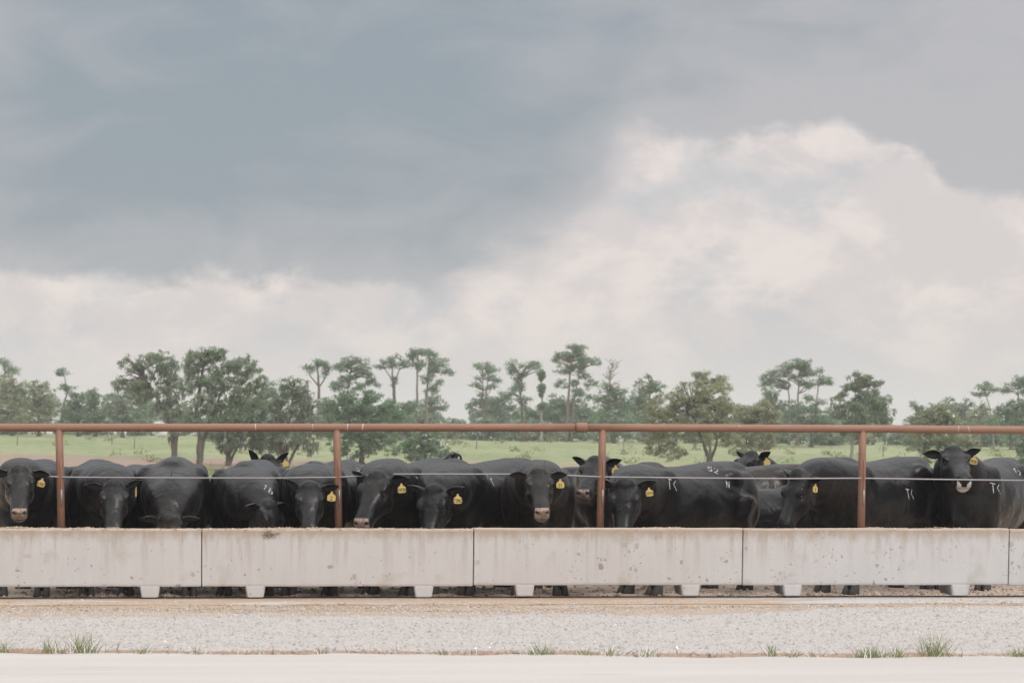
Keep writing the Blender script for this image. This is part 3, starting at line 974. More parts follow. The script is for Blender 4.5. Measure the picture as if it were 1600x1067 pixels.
def make_bull(label, sh, heading, scale, poll, yaw, pitch, roll=0.0, muzzle=0.7, white=0.0, tag=None, tag_side=1, ears=(8, 8), ear_fwd=25, brands=(), dust=0.2,
              brown=0.0, horns=False, tailup=False, zs=1.0, seed=0, detail=True, notch=None, ear_up=None, head_scale=1.0, tag_turn=0):
    """sh: pixel column and depth of the shoulder; poll: pixel and depth of the top of the head; yaw 0 looks at the camera's side, + to the right"""
    rr = random.Random(seed)
    h = R(heading)
    fwd = Vector((math.sin(h), -math.cos(h), 0))
    shoulder = Vector((XY(sh[0], sh[1]), sh[1], 0))
    loc = shoulder - fwd * (0.48 * scale)
    gz = terrain_z(loc.x, loc.y)
    loc.z = gz
    rz = math.atan2(fwd.y, fwd.x)
    root = empty('bull', loc, rz, scale, label=label, cat='bull', group='black bulls feeding at the trough')
    Rz = Matrix.Rotation(-rz, 3, 'Z')
    to_local = lambda p: (Rz @ (Vector(p) - loc)) / scale
    pl = to_local(P(*poll))
    y, p = R(yaw), R(pitch)
    hf = (Rz @ Vector((math.sin(y) * math.cos(p), -math.cos(y) * math.cos(p), math.sin(p)))).normalized()
    side = Vector((0, 0, 1)).cross(hf).normalized()          # head's left
    hu = hf.cross(side).normalized()
    if roll:
        q = Matrix.Rotation(R(roll), 3, hf)
        side, hu = q @ side, q @ hu
    hs = head_scale
    pl = pl - hu * 0.03 * hs                                  # head frame origin
    H = lambda x, yy, z: pl + (hf * x + side * yy + hu * z) * hs
    g = Geo()
    Z = Vector((0, 0, 1)); Yv = Vector((0, 1, 0))
    # trunk
    rings = []
    for x, a, tp, bt in TRUNK:
        c = (tp + bt) / 2 - 0.03
        rings.append(ring((x, 0, c), Yv, Z, a, tp - c, c - bt, 2.06, 28))
    g.loft(rings)
    for s in (-1, 1):
        g.ball((0.47, s * 0.235, 0.93), (0.20, 0.125, 0.29))        # shoulder
        g.ball((0.55, s * 0.215, 0.70), (0.13, 0.105, 0.20))        # upper foreleg
        g.ball((-0.64, s * 0.205, 0.86), (0.25, 0.145, 0.33))       # thigh
        g.ball((-0.46, s * 0.245, 1.11), (0.13, 0.085, 0.10))       # hip bone
        g.ball((-0.02, s * 0.19, 0.84), (0.42, 0.195, 0.30))        # barrel
    g.ball((0.74, 0, 0.66), (0.17, 0.15, 0.19))                     # brisket
    g.ball((-0.62, 0, 1.17), (0.30, 0.17, 0.11))                   # rump
    # neck
    e = H(-0.01, 0, -0.105)
    s0 = Vector((0.26, 0, 0.91))
    ln = (e - s0).length
    c1 = s0 + Vector((0.60 * ln * 0.75, 0, 0.13 * ln))
    c2 = e - hf * (0.16 * max(0.2, hf.dot((e - s0).normalized()))) - (hu * -0.05) + (s0 - e).normalized() * 0.10
    nr = []
    NB = 11
    for k in range(NB):
        q = k / (NB - 1)
        b = s0 * (1 - q) ** 3 + c1 * 3 * q * (1 - q) ** 2 + c2 * 3 * q * q * (1 - q) + e * q ** 3
        t = (c1 - s0) * 3 * (1 - q) ** 2 + (c2 - c1) * 6 * q * (1 - q) + (e - c2) * 3 * q * q
        t.normalize()
        up = Z.lerp(hu, q ** 1.5)
        up = (up - t * up.dot(t)).normalized()
        sd = up.cross(t).normalized()
        a = lerp(0.335, 0.114, q ** 0.90) + 0.040 * math.sin(math.pi * q)
        uo = lerp(0.275, 0.115, q ** 0.9) + 0.035 * math.sin(math.pi * min(1, q * 1.1))
        do = lerp(0.34, 0.125, q ** 0.9) + 0.05 * math.sin(math.pi * q)
        nr.append(ring(b, sd, up, a, uo, do, 2.2, 20))
    g.loft(nr)
    mid = s0 * 0.42 + c1 * 0.30 + c2 * 0.18 + e * 0.10
    crest = Vector((0.47, 0, 1.165))
    g.ball(crest, (0.24, 0.13, 0.115))
    # head
    g.loft([ring(H(x, 0, (tp + bt) / 2 + 0.02), side, hu, a * hs, (tp - (tp + bt) / 2 - 0.02) * hs, ((tp + bt) / 2 + 0.02 - bt) * hs, n_, 22) for x, a, tp, bt, n_ in HEAD])
    def hball(c, r):
        b0 = len(g.v)
        g.ball((0, 0, 0), r, 12, 8)
        for i in range(b0, len(g.v)):
            v = g.v[i]
            g.v[i] = tuple(H(c[0] + v[0], c[1] + v[1], c[2] + v[2]))
    for s in (-1, 1):
        hball((0.120, s * 0.106, 0.004), (0.064, 0.034, 0.032))      # brow
        hball((0.115, s * 0.078, -0.165), (0.095, 0.055, 0.085))     # cheek
        hball((0.010, s * 0.095, -0.045), (0.060, 0.048, 0.058))     # ear root
        hball((0.452, s * 0.044, -0.060), (0.046, 0.036, 0.040))     # nostril wing
    hball((-0.015, 0, 0.030), (0.065, 0.085, 0.045))                 # poll tuft
    hball((0.440, 0, -0.165), (0.050, 0.052, 0.028))                 # chin
    # legs
    feet = []
    for s in (-1, 1):
        j1, j2 = rr.uniform(-0.05, 0.05), rr.uniform(-0.10, 0.08)
        fx, bx = 0.55 + j1, -0.70 + j2
        fy, by = s * (0.185 + rr.uniform(-0.02, 0.03)), s * (0.195 + rr.uniform(-0.02, 0.02))
        g.tube([(0.50, s * 0.21, 0.84), (0.53, s * 0.205, 0.62), (0.55 + j1 * 0.6, s * 0.195, 0.46), (0.555 + j1 * 0.8, fy, 0.37), (fx - 0.005, fy, 0.26), (fx, fy, 0.14), (fx + 0.005, fy, 0.10), (fx + 0.02, fy, 0.055)],
               [0.15, 0.115, 0.084, 0.076, 0.055, 0.062, 0.066, 0.062], 12)
        g.tube([(-0.60, s * 0.20, 0.90), (-0.52, s * 0.225, 0.70), (-0.62 + j2 * 0.5, s * 0.21, 0.55), (-0.745 + j2 * 0.8, by, 0.44), (bx - 0.03, by, 0.30), (bx - 0.01, by, 0.14), (bx, by, 0.10), (bx + 0.02, by, 0.055)],
               [0.20, 0.16, 0.105, 0.074, 0.054, 0.060, 0.065, 0.062], 12)
        feet += [(fx + 0.03, fy), (bx + 0.03, by)]
    # tail
    if not tailup:
        g.tube([(-0.84, 0, 1.15), (-0.93, 0, 1.09), (-0.965, 0, 0.95), (-0.965, 0, 0.70), (-0.955, 0, 0.55), (-0.955, 0.01, 0.40), (-0.95, 0.01, 0.30)], [0.04, 0.040, 0.034, 0.028, 0.036, 0.042, 0.02], 10)
    else:
        g.tube([(-0.84, 0, 1.14), (-0.92, 0.0, 1.13), (-0.93, 0.03, 1.24), (-0.82, 0.06, 1.295), (-0.64, 0.09, 1.315), (-0.46, 0.12, 1.30), (-0.28, 0.16, 1.255)],
               [0.04, 0.034, 0.026, 0.022, 0.026, 0.028, 0.012], 10)
    me = remesh(g, 0.0135 if detail else 0.020)
    nV = len(me.vertices)
    V = np.empty(nV * 3, dtype=np.float32); me.vertices.foreach_get('co', V); V = V.reshape(-1, 3).astype(float)
    E = np.empty(len(me.edges) * 2, dtype=np.int32); me.edges.foreach_get('vertices', E); E = E.reshape(-1, 2)
    B = np.array([list(hf), list(side), list(hu)])
    hc = ((V - np.array(pl)) @ B.T) / hs
    inhead = 1 / (1 + np.exp(-(hc[:, 0] + 0.01) / 0.02)) * np.exp(-np.maximum(0, np.abs(hc[:, 1]) - 0.2) * 30) * np.exp(-np.maximum(0, np.abs(hc[:, 2] + 0.12) - 0.22) * 30) * (hc[:, 0] < 0.62)
    low = np.clip((0.5 - V[:, 2]) / 0.25, 0, 1)
    wb = np.clip(1 - inhead - 0.75 * low, 0, 1)
    V = smooth_mesh(V, E, np.maximum(wb, 0.0), 16 if detail else 8)
    V = smooth_mesh(V, E, np.ones(nV), 2)
    # face modelling in the head frame
    hc = ((V - np.array(pl)) @ B.T) / hs
    hole = np.zeros(nV)
    D = np.zeros((nV, 3))
    for s in (-1, 1):
        k = gauss(hc, (0.484, s * 0.046, -0.062), (0.034, 0.020, 0.015))
        D += np.outer(k, -B[0] * 0.024); hole = np.maximum(hole, np.clip(k * 2.6 - 0.55, 0, 1))
        k = gauss(hc, (0.160, s * 0.122, -0.034), (0.032, 0.05, 0.024))
        D += np.outer(k, -B[1] * s * 0.024)
        k = gauss(hc, (0.285, s * 0.095, -0.085), (0.075, 0.04, 0.045))
        D += np.outer(k, -B[1] * s * 0.014)
        k = gauss(hc, (0.205, s * 0.118, -0.080), (0.030, 0.04, 0.018))
        D += np.outer(k, B[1] * s * 0.008)
    mouth = np.exp(-((hc[:, 2] + 0.136 + 0.5 * np.maximum(0, 0.44 - hc[:, 0])) / 0.010) ** 2) * np.clip((hc[:, 0] - 0.36) / 0.06, 0, 1) * (hc[:, 0] < 0.6)
    D += np.outer(mouth, -B[0] * 0.008)
    hole = np.maximum(hole, mouth * (0.8 if not white else 0.5))
    V += D * hs
    # loose skin and muscle: low noise along the body
    nz = 0.009 * np.sin(V[:, 0] * 9 + seed) * np.sin(V[:, 2] * 7 + seed * 2) + 0.004 * np.sin(V[:, 0] * 17 + V[:, 2] * 11 + seed)
    V[:, 1] += nz * np.sign(V[:, 1]) * wb
    V[:, 2] = V[:, 2] * (1 + (zs - 1) * np.clip(V[:, 2], 0, 1) * (1 - inhead))
    me.vertices.foreach_set('co', V.astype(np.float32).ravel())
    me.polygons.foreach_set('use_smooth', np.ones(len(me.polygons), dtype=bool))
    hd = (hc[:, 0] > 0.30) & (hc[:, 0] < 0.62) & (np.abs(hc[:, 1]) < 0.16) & (np.abs(hc[:, 2] + 0.1) < 0.2)
    pad = np.clip((hc[:, 0] - 0.436 - 0.5 * np.maximum(0, hc[:, 2] + 0.045)) / 0.03, 0, 1) * np.clip((0.078 - np.abs(hc[:, 1])) / 0.02, 0, 1) * np.clip((hc[:, 2] + 0.172) / 0.03, 0, 1) * hd
    whm = np.clip((hc[:, 0] - 0.44) / 0.02, 0, 1) * np.clip((0.070 - np.abs(hc[:, 1])) / 0.012, 0, 1) * np.clip(np.maximum((np.abs(hc[:, 1]) - 0.021) / 0.010, (-0.116 - hc[:, 2]) / 0.010), 0, 1) * np.clip((-0.080 - hc[:, 2] + 1.1 * np.maximum(0, np.abs(hc[:, 1]) - 0.035)) / 0.012, 0, 1) * hd
    neckm = np.clip((V[:, 0] - 0.35) / 0.25, 0, 1) * (1 - inhead) * np.clip((V[:, 2] - 0.5) / 0.2, 0, 1)
    curly = gauss(hc, (0.03, 0, 0.03), (0.10, 0.10, 0.10)) * 0.8
    dustm = np.clip(low * 0.9 + dust * (0.5 + curly), 0, 1)
    for nm, arr in (('muzzle', pad * muzzle), ('white', whm * white), ('hole', hole), ('neck', neckm), ('curly', curly), ('dust', dustm)):
        a = me.attributes.new(nm, 'FLOAT', 'POINT')
        a.data.foreach_set('value', arr.astype(np.float32))
    me.materials.clear(); me.materials.append(M_COAT)
    body = obj('body', me, parent=root)
    body['brown'] = brown
    bvh = BVHTree.FromPolygons([Vector(v) for v in V], [tuple(q.vertices) for q in me.polygons])
    # eyes, ears, horns, hooves
    HM = Matrix((hf, side, hu)).transposed()
    for i, s in enumerate((1, -1)):
        eo = obj('eye', EYE, parent=root)
        eo.location = H(0.160, s * 0.100, -0.034); eo.scale = (hs,) * 3
        ear = obj('ear', EARS[s], parent=root)
        ear['brown'] = brown
        base = H(-0.008, s * 0.112, -0.028)
        elev = R(-ears[i])
        ax = (side * (s * math.cos(elev)) + Z * math.sin(elev) - hf * 0.18).normalized()
        op = hf * 0.45 + Vector((hf.x, hf.y, 0)).normalized() * 0.45 - Z * 0.30 + side * (s * 0.25)
        op = (op - ax * op.dot(ax)).normalized()
        Q = Matrix((op, ax * s, op.cross(ax * s))).transposed()
        ear.matrix_local = Matrix.Translation(base) @ Q.to_4x4() @ Matrix.Scale(hs, 4)
        if tag is not None and s == tag_side:
            tm, tn = tag_parts(tag)
            at_ = base + (ax * 0.092 + op * 0.004 - Z * 0.024) * hs
            to = obj('ear_tag', tm, parent=root)
            f2 = op.copy(); f2.z = 0; f2.normalize()
            cam_l = to_local(CAM); toc = cam_l - at_; toc.z = 0; toc.normalize()
            f2 = (f2 * 0.35 + toc * 0.65).normalized()
            f2 = Matrix.Rotation(R(tag_turn), 3, 'Z') @ f2
            S_ = Z.cross(f2)
            sw = Matrix.Rotation(R(rr.uniform(-16, 16)), 3, f2)
            T = sw @ Matrix((f2, S_, Z)).transposed()
            to.matrix_local = Matrix.Translation(at_) @ T.to_4x4() @ Matrix.Scale(rr.uniform(0.78, 0.92), 4)
            if tn:
                obj('tag_number', tn, parent=to)
        if horns:
            ho = obj('horn', HORN, parent=root)
            ho.matrix_local = Matrix.Translation(H(-0.02, s * 0.090, 0.014)) @ (HM @ Matrix.Rotation(0 if s > 0 else math.pi, 3, 'Z')).to_4x4() @ Matrix.Scale(0.75, 4)
    for fx, fy in feet:
        hf_ = obj('hoof', HOOF, parent=root)
        hf_.location = (fx, fy, 0.0)
        hf_.scale = (1.15, 1.3, 1.12)
    # freeze brands: white hair strokes lying on the coat
    cl = to_local(CAM)
    for text, px_, py_, hgt, tilt in brands:
        dl = (to_local(CAM + ray(px_, py_)) - cl).normalized()
        hit, nrm, _, _ = bvh.ray_cast(cl, dl)
        if hit is None:
            print('brand missed', text, px_, py_)
            continue
        n_ = (nrm * 1.0 - dl * 0.35).normalized()
        rt = (Rz @ Vector((math.cos(YAW), -math.sin(YAW), 0)))
        rt = (rt - n_ * rt.dot(n_)).normalized()
        up = n_.cross(rt).normalized()
        if up.z < 0:
            up = -up
        q = Matrix.Rotation(R(tilt), 3, n_)
        rt, up = q @ rt, q @ up
        for st in stroke_points(text, hgt * 0.8, 0.55):
            k = Geo()
            st = densify(st, 0.012)
            L_, R_ = [], []
            for i in range(len(st)):
                a, b = st[max(0, i - 1)], st[min(len(st) - 1, i + 1)]
                dx, dz = b[0] - a[0], b[1] - a[1]
                ll = math.hypot(dx, dz) or 1
                wv = 0.0042 * (0.6 + 0.7 * rr.random())
                for lst, sg in ((L_, 1), (R_, -1)):
                    x, z = st[i][0] - dz / ll * wv * sg, st[i][1] + dx / ll * wv * sg
                    src = hit + rt * x + up * z + n_ * 0.15
                    h2, n2, _, _ = bvh.ray_cast(src, -n_, 0.5)
                    lst.append((h2 + n2 * 0.0025) if h2 is not None else None)
            for i in range(len(st) - 1):
                qd = (L_[i], R_[i], R_[i + 1], L_[i + 1])
                if all(v is not None for v in qd) and rr.random() > 0.03:
                    ix = []
                    for v in qd:
                        v = tuple(v)
                        if v not in k.v:
                            k.v.append(v)
                        ix.append(k.v.index(v))
                    if len(set(ix)) == 4:
                        k.f.append(tuple(ix))
            if k.v:
                obj('brand_mark', k.mesh('brand_mark', M_BRAND), parent=root)
    return root

BULLS = [
    dict(label='bull with tan muzzle and yellow tag facing out, left of the leftmost post', sh=(38, 1.35), heading=-3, scale=1.0, poll=(31, 734, 0.52), yaw=7, pitch=-40,
         muzzle=1.0, tag='4380', tag_side=1, ears=(14, 6), dust=0.5),
    dict(label='bull with lowered head, first to the right of the leftmost post', sh=(164, 1.45), heading=9, scale=1.0, poll=(178, 757, 0.55), yaw=4, pitch=-46,
         muzzle=0.75, tag='', tag_side=1, ears=(-16, 2), dust=0.25, tag_turn=74),
    dict(label='bull with head buried in the trough, showing only neck and shoulders', sh=(270, 1.40), heading=2, scale=1.02, poll=(264, 812, 0.50), yaw=0, pitch=-72, dust=0.6),
    dict(label='bull with head in the trough turned right, ear above the clump on the rim', sh=(384, 1.40), heading=-5, scale=1.0, poll=(424, 790, 0.55), yaw=48, pitch=-62,
         brands=(('1b', 419, 764, 0.10, -20),), ears=(6, 6)),
    dict(label='bull in the back with raised wide ears, behind the one turned right', sh=(392, 4.05), heading=62, scale=0.86, poll=(419, 716, 3.55), yaw=10, pitch=-38, tag='', tag_side=1,
         ears=(-32, -48), muzzle=0.3, head_scale=1.12),
    dict(label='bull with lowered head just left of the second post, tag beside the post', sh=(490, 1.42), heading=-17, scale=1.0, poll=(484, 760, 0.55), yaw=0, pitch=-46, muzzle=0.85,
         tag='2', tag_side=1, ears=(-2, -30), brands=(('2b', 563, 738, 0.10, -8),)),
    dict(label='bull standing behind the second post, only its dark back showing', sh=(558, 4.3), heading=-14, scale=0.93, poll=(545, 800, 3.3), yaw=0, pitch=-65, detail=False),
    dict(label='bull with tag 945N and tan nose, head turned left beside second post', sh=(612, 1.50), heading=-30, scale=1.02, poll=(588, 744, 0.52), yaw=-24, pitch=-40, muzzle=1.0,
         tag='945N', tag_side=1, ears=(2, -20), brands=(('TK', 655, 752, 0.10, 8),), tailup=True, dust=0.35, head_scale=1.08),
    dict(label='bull with tag 73NZ lowering its head, white brand on its side', sh=(708, 1.50), heading=-38, scale=1.02, poll=(677, 766, 0.55), yaw=-22, pitch=-56, tag='73NZ', tag_side=1,
         ears=(-6, -10), brands=(('TK', 764, 748, 0.13, -4),), head_scale=1.05),
    dict(label='brownish bull facing straight out with raised tan muzzle', sh=(842, 1.40), heading=0, scale=1.0, poll=(842, 738, 0.52), yaw=0, pitch=-36, muzzle=1.0, tag='21', tag_side=1,
         ears=(2, 4), brown=0.25, dust=0.35),
    dict(label='bull peering out from behind, muzzle left of the third post', sh=(940, 3.3), heading=-12, scale=0.97, poll=(929, 719, 2.55), yaw=-24, pitch=-30, muzzle=0.85, tag='45', tag_side=1,
         ears=(-10, -20), head_scale=1.05),
    dict(label='bull seen only as a strip of back right of the third post', sh=(1040, 5.2), heading=82, scale=0.92, poll=(1120, 775, 5.0), yaw=70, pitch=-60, detail=False),
    dict(label='bull branded 52 with tag 291N eating right of the third post', sh=(1012, 1.45), heading=-52, scale=1.0, poll=(976, 757, 0.62), yaw=-16, pitch=-60, tag='291N', tag_side=1, ears=(-6, -12),
         brands=(('TK', 1050, 757, 0.13, -6), ('52', 1114, 734, 0.10, -6), ('N', 1137, 757, 0.09, 0)), head_scale=1.08),
    dict(label='bull seen only as a low grey flank between two eating bulls', sh=(1238, 3.1), heading=80, scale=0.80, poll=(1300, 800, 3.0), yaw=70, pitch=-60, detail=False, dust=0.5),
    dict(label='bull in the far back looking left with yellow tag, head above the others', sh=(1205, 6.0), heading=-35, scale=0.90, poll=(1172, 710, 5.4), yaw=-52, pitch=-26, tag='', tag_side=1,
         ears=(-22, -20), head_scale=1.15, muzzle=0.2),
    dict(label='bull branded 34 on its back, behind the bull with head in profile', sh=(1094, 4.1), heading=-80, scale=0.96, poll=(1040, 780, 4.0), yaw=-70, pitch=-60,
         brands=(('34', 1257, 739, 0.12, -14),), brown=0.35, dust=0.5),
    dict(label='bull seen as a small dark back left of the fourth post', sh=(1240, 6.6), heading=-78, scale=0.90, poll=(1240, 760, 6.4), yaw=-70, pitch=-55, detail=False),
    dict(label='bull with head in profile and tag edge-on, behind the fourth post', sh=(1316, 1.55), heading=-50, scale=1.0, poll=(1243, 748, 0.95), yaw=-55, pitch=-58, tag='8', tag_side=1, tag_turn=66,
         ears=(4, -35), brands=(('TK', 1422, 772, 0.13, 4), ('1', 1461, 737, 0.09, 10)), zs=1.04, muzzle=0.2),
    dict(label='alert bull with raised head, white muzzle and horn stubs, at the right', sh=(1512, 2.05), heading=-34, scale=1.03, poll=(1490, 703, 1.55), yaw=-2, pitch=-22, muzzle=0.15, white=1.0,
         tag='908', tag_side=1, ears=(-12, 2), horns=True, brands=(('TK', 1556, 763, 0.12, -4), ('47', 1589, 737, 0.10, -10)), head_scale=1.05),
    dict(label='bull seen only as a dark sliver between second and third bulls from left', sh=(232, 4.6), heading=12, scale=0.93, poll=(240, 800, 3.6), yaw=0, pitch=-65, detail=False),
]
for i, b in enumerate(BULLS):
    make_bull(seed=i + 1, **b)

# ------------------------------------------------------------------ trees
LEAF = {
    'oak':   mat_toned('live_oak_leaves', [(0.164, 0.236, 0.153), (0.270, 0.365, 0.231), (0.381, 0.450, 0.306)], translucent=0.45),
    'dark':  mat_toned('dark_leaves', [(0.117, 0.201, 0.130), (0.205, 0.315, 0.192), (0.306, 0.413, 0.244)], translucent=0.45),
    'pale':  mat_toned('pale_leaves', [(0.213, 0.265, 0.147), (0.343, 0.393, 0.218), (0.450, 0.450, 0.299)], translucent=0.45),
    'gold':  mat_toned('yellowish_leaves', [(0.274, 0.284, 0.166), (0.420, 0.416, 0.244), (0.450, 0.450, 0.306)], translucent=0.45),
    'pine':  mat_toned('pine_needles', [(0.125, 0.208, 0.138), (0.213, 0.315, 0.198), (0.306, 0.406, 0.252)], translucent=0.40),
    'moss':  mat_toned('hanging_moss', [(0.215, 0.224, 0.192), (0.349, 0.353, 0.308)], translucent=0.4),
}
def mat_bark(name, c0, c1):
    m, t = new_mat(name)
    p = t.n('ShaderNodeTexCoord').outputs['Object']
    n = t.noise(t.vscale(p, (3, 3, 0.6)), 3, 5, 0.65)
    principled(t, t.mix(n, (*c0, 1), (*c1, 1)), 0.95, n, 0.6, 0.05)
    return m
BARK = {'oak': mat_bark('oak_bark', (0.070, 0.058, 0.048), (0.165, 0.140, 0.118)), 'pine': mat_bark('pine_bark', (0.120, 0.092, 0.072), (0.270, 0.225, 0.185)),
        'pale': mat_bark('bleached_wood', (0.220, 0.195, 0.170), (0.400, 0.365, 0.330))}

def leaf_quads(centres, size, aspect, r, up_bias=0.0, tone=None, droop=False):
    """one small folded leaf spray (quad) per centre"""
    n = len(centres)
    nrm = r.normal(size=(n, 3)) * 0.8 + np.array([0, 0, 0.75])      # leaf faces look up and outwards
    nrm /= np.linalg.norm(nrm, axis=1)[:, None]
    d1 = r.normal(size=(n, 3)); d1[:, 2] += up_bias * 0.3
    d1 -= nrm * (d1 * nrm).sum(1)[:, None]
    if droop:
        d1 = np.tile([0, 0, -1.0], (n, 1)) + r.normal(0, 0.12, (n, 3))
    d1 /= np.linalg.norm(d1, axis=1)[:, None]
    d2 = np.cross(nrm, d1)
    d2 /= np.linalg.norm(d2, axis=1)[:, None]
    L = (size * r.lognormal(0, 0.3, n))[:, None]
    W = L * aspect
    a = centres - d1 * L * 0.5
    b = centres + d1 * L * 0.5
    V = np.stack([a, centres + d2 * W * 0.5 - d1 * L * 0.08, b, centres - d2 * W * 0.5 - d1 * L * 0.08], 1).reshape(-1, 3)
    F = np.arange(n * 4).reshape(-1, 4)
    return V, F

def build_tree(name, label, cat, base_px, dist, trunk, lobes, leaf='oak', bark='oak', dens=0.46, lsize=2.5, clump=4.6, r0=5.0, seed=1, moss=0.0, trunks=None, group=None, bare=0,
               flat=1.0, spread=0.85, depth=0.9):
    """trunk: [(px,py)...] from the ground up; lobes: [(px,py,rx,ry)] in photograph pixels at this tree's distance"""
    r = np.random.default_rng(seed)
    rr = random.Random(seed)
    base = on_ground(base_px, dist)
    k = dist / FPX                                    # metres per photograph pixel there
    right = Vector((math.cos(px_az(base_px)), -math.sin(px_az(base_px)), 0))
    away = Vector((math.sin(px_az(base_px)), math.cos(px_az(base_px)), 0))
    bx, by = project(base)
    rot = -px_az(base_px)
    root = empty(name, base, rot, label=label, cat=cat, group=group)
    loc = lambda px, py, dd=0.0: Vector(((px - bx) * k, dd, (by - py) * k))     # local frame: x right, y away, z up
    g = Geo()
    paths = []
    for tp, rad in ([(trunk, r0)] + (trunks or [])):
        tp = [tp[0]] + list(tp[1:])
        pts_ = [loc(tp[0][0], by + 2)] + [loc(px, py, r.normal(0, 3) * k) for px, py in tp[1:]]
        fine = []
        for i in range(len(pts_) - 1):
            for q in np.linspace(0, 1, 5, endpoint=False):
                fine.append(pts_[i].lerp(pts_[i + 1], q) + Vector((r.normal(0, 0.5), r.normal(0, 0.5), 0)) * k * (0 if i == 0 and q == 0 else 1))
        fine.append(pts_[-1])
        rad_m = [rad * k * lerp(1.0, 0.30, i / (len(fine) - 1)) for i in range(len(fine))]
        rad_m[0] *= 1.5
        g.tube(fine, rad_m, 9)
        paths.append((fine, rad_m))
    C, tones, limbs = [], [], 0
    mossC = []
    for lx, ly, rx, ry in lobes:
        if leaf != 'pine' and name != 'tree_stump':
            rx, ry = rx * 1.18, ry * 1.12
        area = math.pi * rx * ry
        nc = max(4, int(area / (clump * clump * (0.80 if leaf != 'pine' else 0.95))))
        for _ in range(nc):
            v = r.normal(size=3); v /= np.linalg.norm(v); v *= r.uniform(0.05, 1.0) ** 0.40 * spread * r.choice([1.0, 1.0, 1.0, 1.28])
            cx, cy = lx + v[0] * rx, ly - v[2] * ry
            c = loc(cx, cy, v[1] * rx * k * depth)
            gx, gy, gz = cx / 6.0 + seed, v[1] * rx / 6.0, cy / 5.0          # open gaps between the leafy sprays
            if math.sin(gx + 1.3 * math.sin(gz)) + math.sin(gy * 1.1 + gz) + math.sin(gz * 1.2 + 0.8 * gx) < (-0.72 if leaf != 'pine' else -1.0):
                continue
            # limb from the nearest lower trunk point
            fine, rm = min(paths, key=lambda pr: min((c - q).length + max(0, q.z - c.z) * 2 for q in pr[0]))
            cand = [(j, (c - q).length + max(0.0, q.z - c.z + 2 * k) * 3.0 + (0 if j > len(fine) * 0.35 else 4 * k * len(fine))) for j, q in enumerate(fine)]
            j = min(cand, key=lambda a: a[1])[0]
            q = fine[j]
            if limbs < 60 and (c - q).length > 6 * k and rr.random() < 0.62:
                limbs += 1
                mdl = q.lerp(c, 0.5) + Vector((r.normal(0, 3), r.normal(0, 3), 3 + r.normal(0, 2))) * k
                g.tube([q, q.lerp(mdl, 0.5), mdl, c], [min(rm[j] * 0.6, 1.8 * k), 1.0 * k, 0.75 * k, 0.35 * k], 5, cap=False)
            n = max(4, int(clump * clump * 3.3 * dens))
            off = r.normal(size=(n, 3)) * np.array([1, 1, 0.62 * flat]) * clump * 0.55 * k
            C.append(np.array(c)[None] + off)
            tones.append(np.clip(r.normal(0.5, 0.24) + r.normal(0, 0.13, n), 0, 1))
            if moss and rr.random() < moss:
                m_ = int(clump * 1.6)
                mossC.append(np.array(c)[None] + np.stack([r.normal(0, clump * 0.4 * k, m_), r.normal(0, clump * 0.4 * k, m_), r.uniform(-clump * 1.5 * k, 0, m_)], 1))
    for _ in range(bare):                             # leafless twigs
        fine, rm = paths[rr.randrange(len(paths))]
        j = rr.randrange(int(len(fine) * 0.5), len(fine))
        a = rr.uniform(-1.2, 1.2)
        L = rr.uniform(8, 20) * k
        e_ = fine[j] + Vector((math.sin(a) * L, rr.uniform(-0.5, 0.5) * L, abs(math.cos(a)) * L))
        mdl = fine[j].lerp(e_, 0.5) + Vector((r.normal(0, 1.5) * k, 0, r.normal(0, 1) * k))
        g.tube([fine[j], mdl, e_], [0.8 * k, 0.55 * k, 0.25 * k], 5)
        e2 = mdl + Vector((rr.uniform(-7, 7) * k, 0, rr.uniform(3, 9) * k))
        g.tube([mdl, e2], [0.45 * k, 0.2 * k], 4)
    obj('trunk', g.mesh('trunk', BARK[bark], True), parent=root)
    if C:
        C = np.concatenate(C); tones = np.concatenate(tones)
        V, F = leaf_quads(C, lsize * k, 0.62 if leaf != 'pine' else 0.42, r, 0.5 if leaf == 'pine' else 0.1)
        obj('crown', mesh_np('crown', V, F, LEAF[leaf], False, {'tone': tones}), parent=root)
    if mossC:
        mc = np.concatenate(mossC)
        V, F = leaf_quads(mc, 7.5 * k, 0.22, r, droop=True)
        obj('hanging_moss', mesh_np('hanging_moss', V, F, LEAF['moss'], False, {'tone': r.uniform(0, 1, len(F))}), parent=root, kind='stuff')
    return root

T = build_tree
OAKS, PINES, BUSH, WOOD = 'moss-hung oaks in the meadow', 'tall pines behind the meadow', 'bushy trees behind the meadow', 'trees of the distant wood'
# --- left group
T('pine_tree', 'pine top at the left edge above pale bushy trees', 'tree', 6, 300, [(6, 672), (7, 600), (6, 560)], [(4, 568, 16, 12), (14, 580, 15, 9), (0, 592, 14, 9)], 'pine', 'pine', seed=11, r0=2.2, clump=6, group=PINES)
T('broadleaf_tree', 'pale green bushy tree at the left edge', 'tree', 18, 285, [(18, 674), (18, 640), (18, 610)], [(18, 608, 24, 18), (14, 634, 30, 24), (6, 655, 22, 16)], 'pale', seed=12, r0=3, group=BUSH)
T('broadleaf_tree', 'pale bushy tree left of the small scraggly pine', 'tree', 60, 282, [(60, 676), (60, 640), (60, 612)], [(60, 612, 20, 16), (66, 634, 25, 20), (50, 652, 26, 18)], 'pale', seed=13, r0=3, group=BUSH)
T('pine_tree', 'small scraggly pine rising from bushes at the left', 'tree', 98, 288, [(96, 674), (97, 640), (104, 615), (100, 590)], [(98, 583, 13, 7), (110, 588, 10, 5), (96, 604, 10, 8), (106, 612, 7, 6)], 'pine', 'oak', seed=14, r0=2, clump=5, dens=0.7, group=PINES)
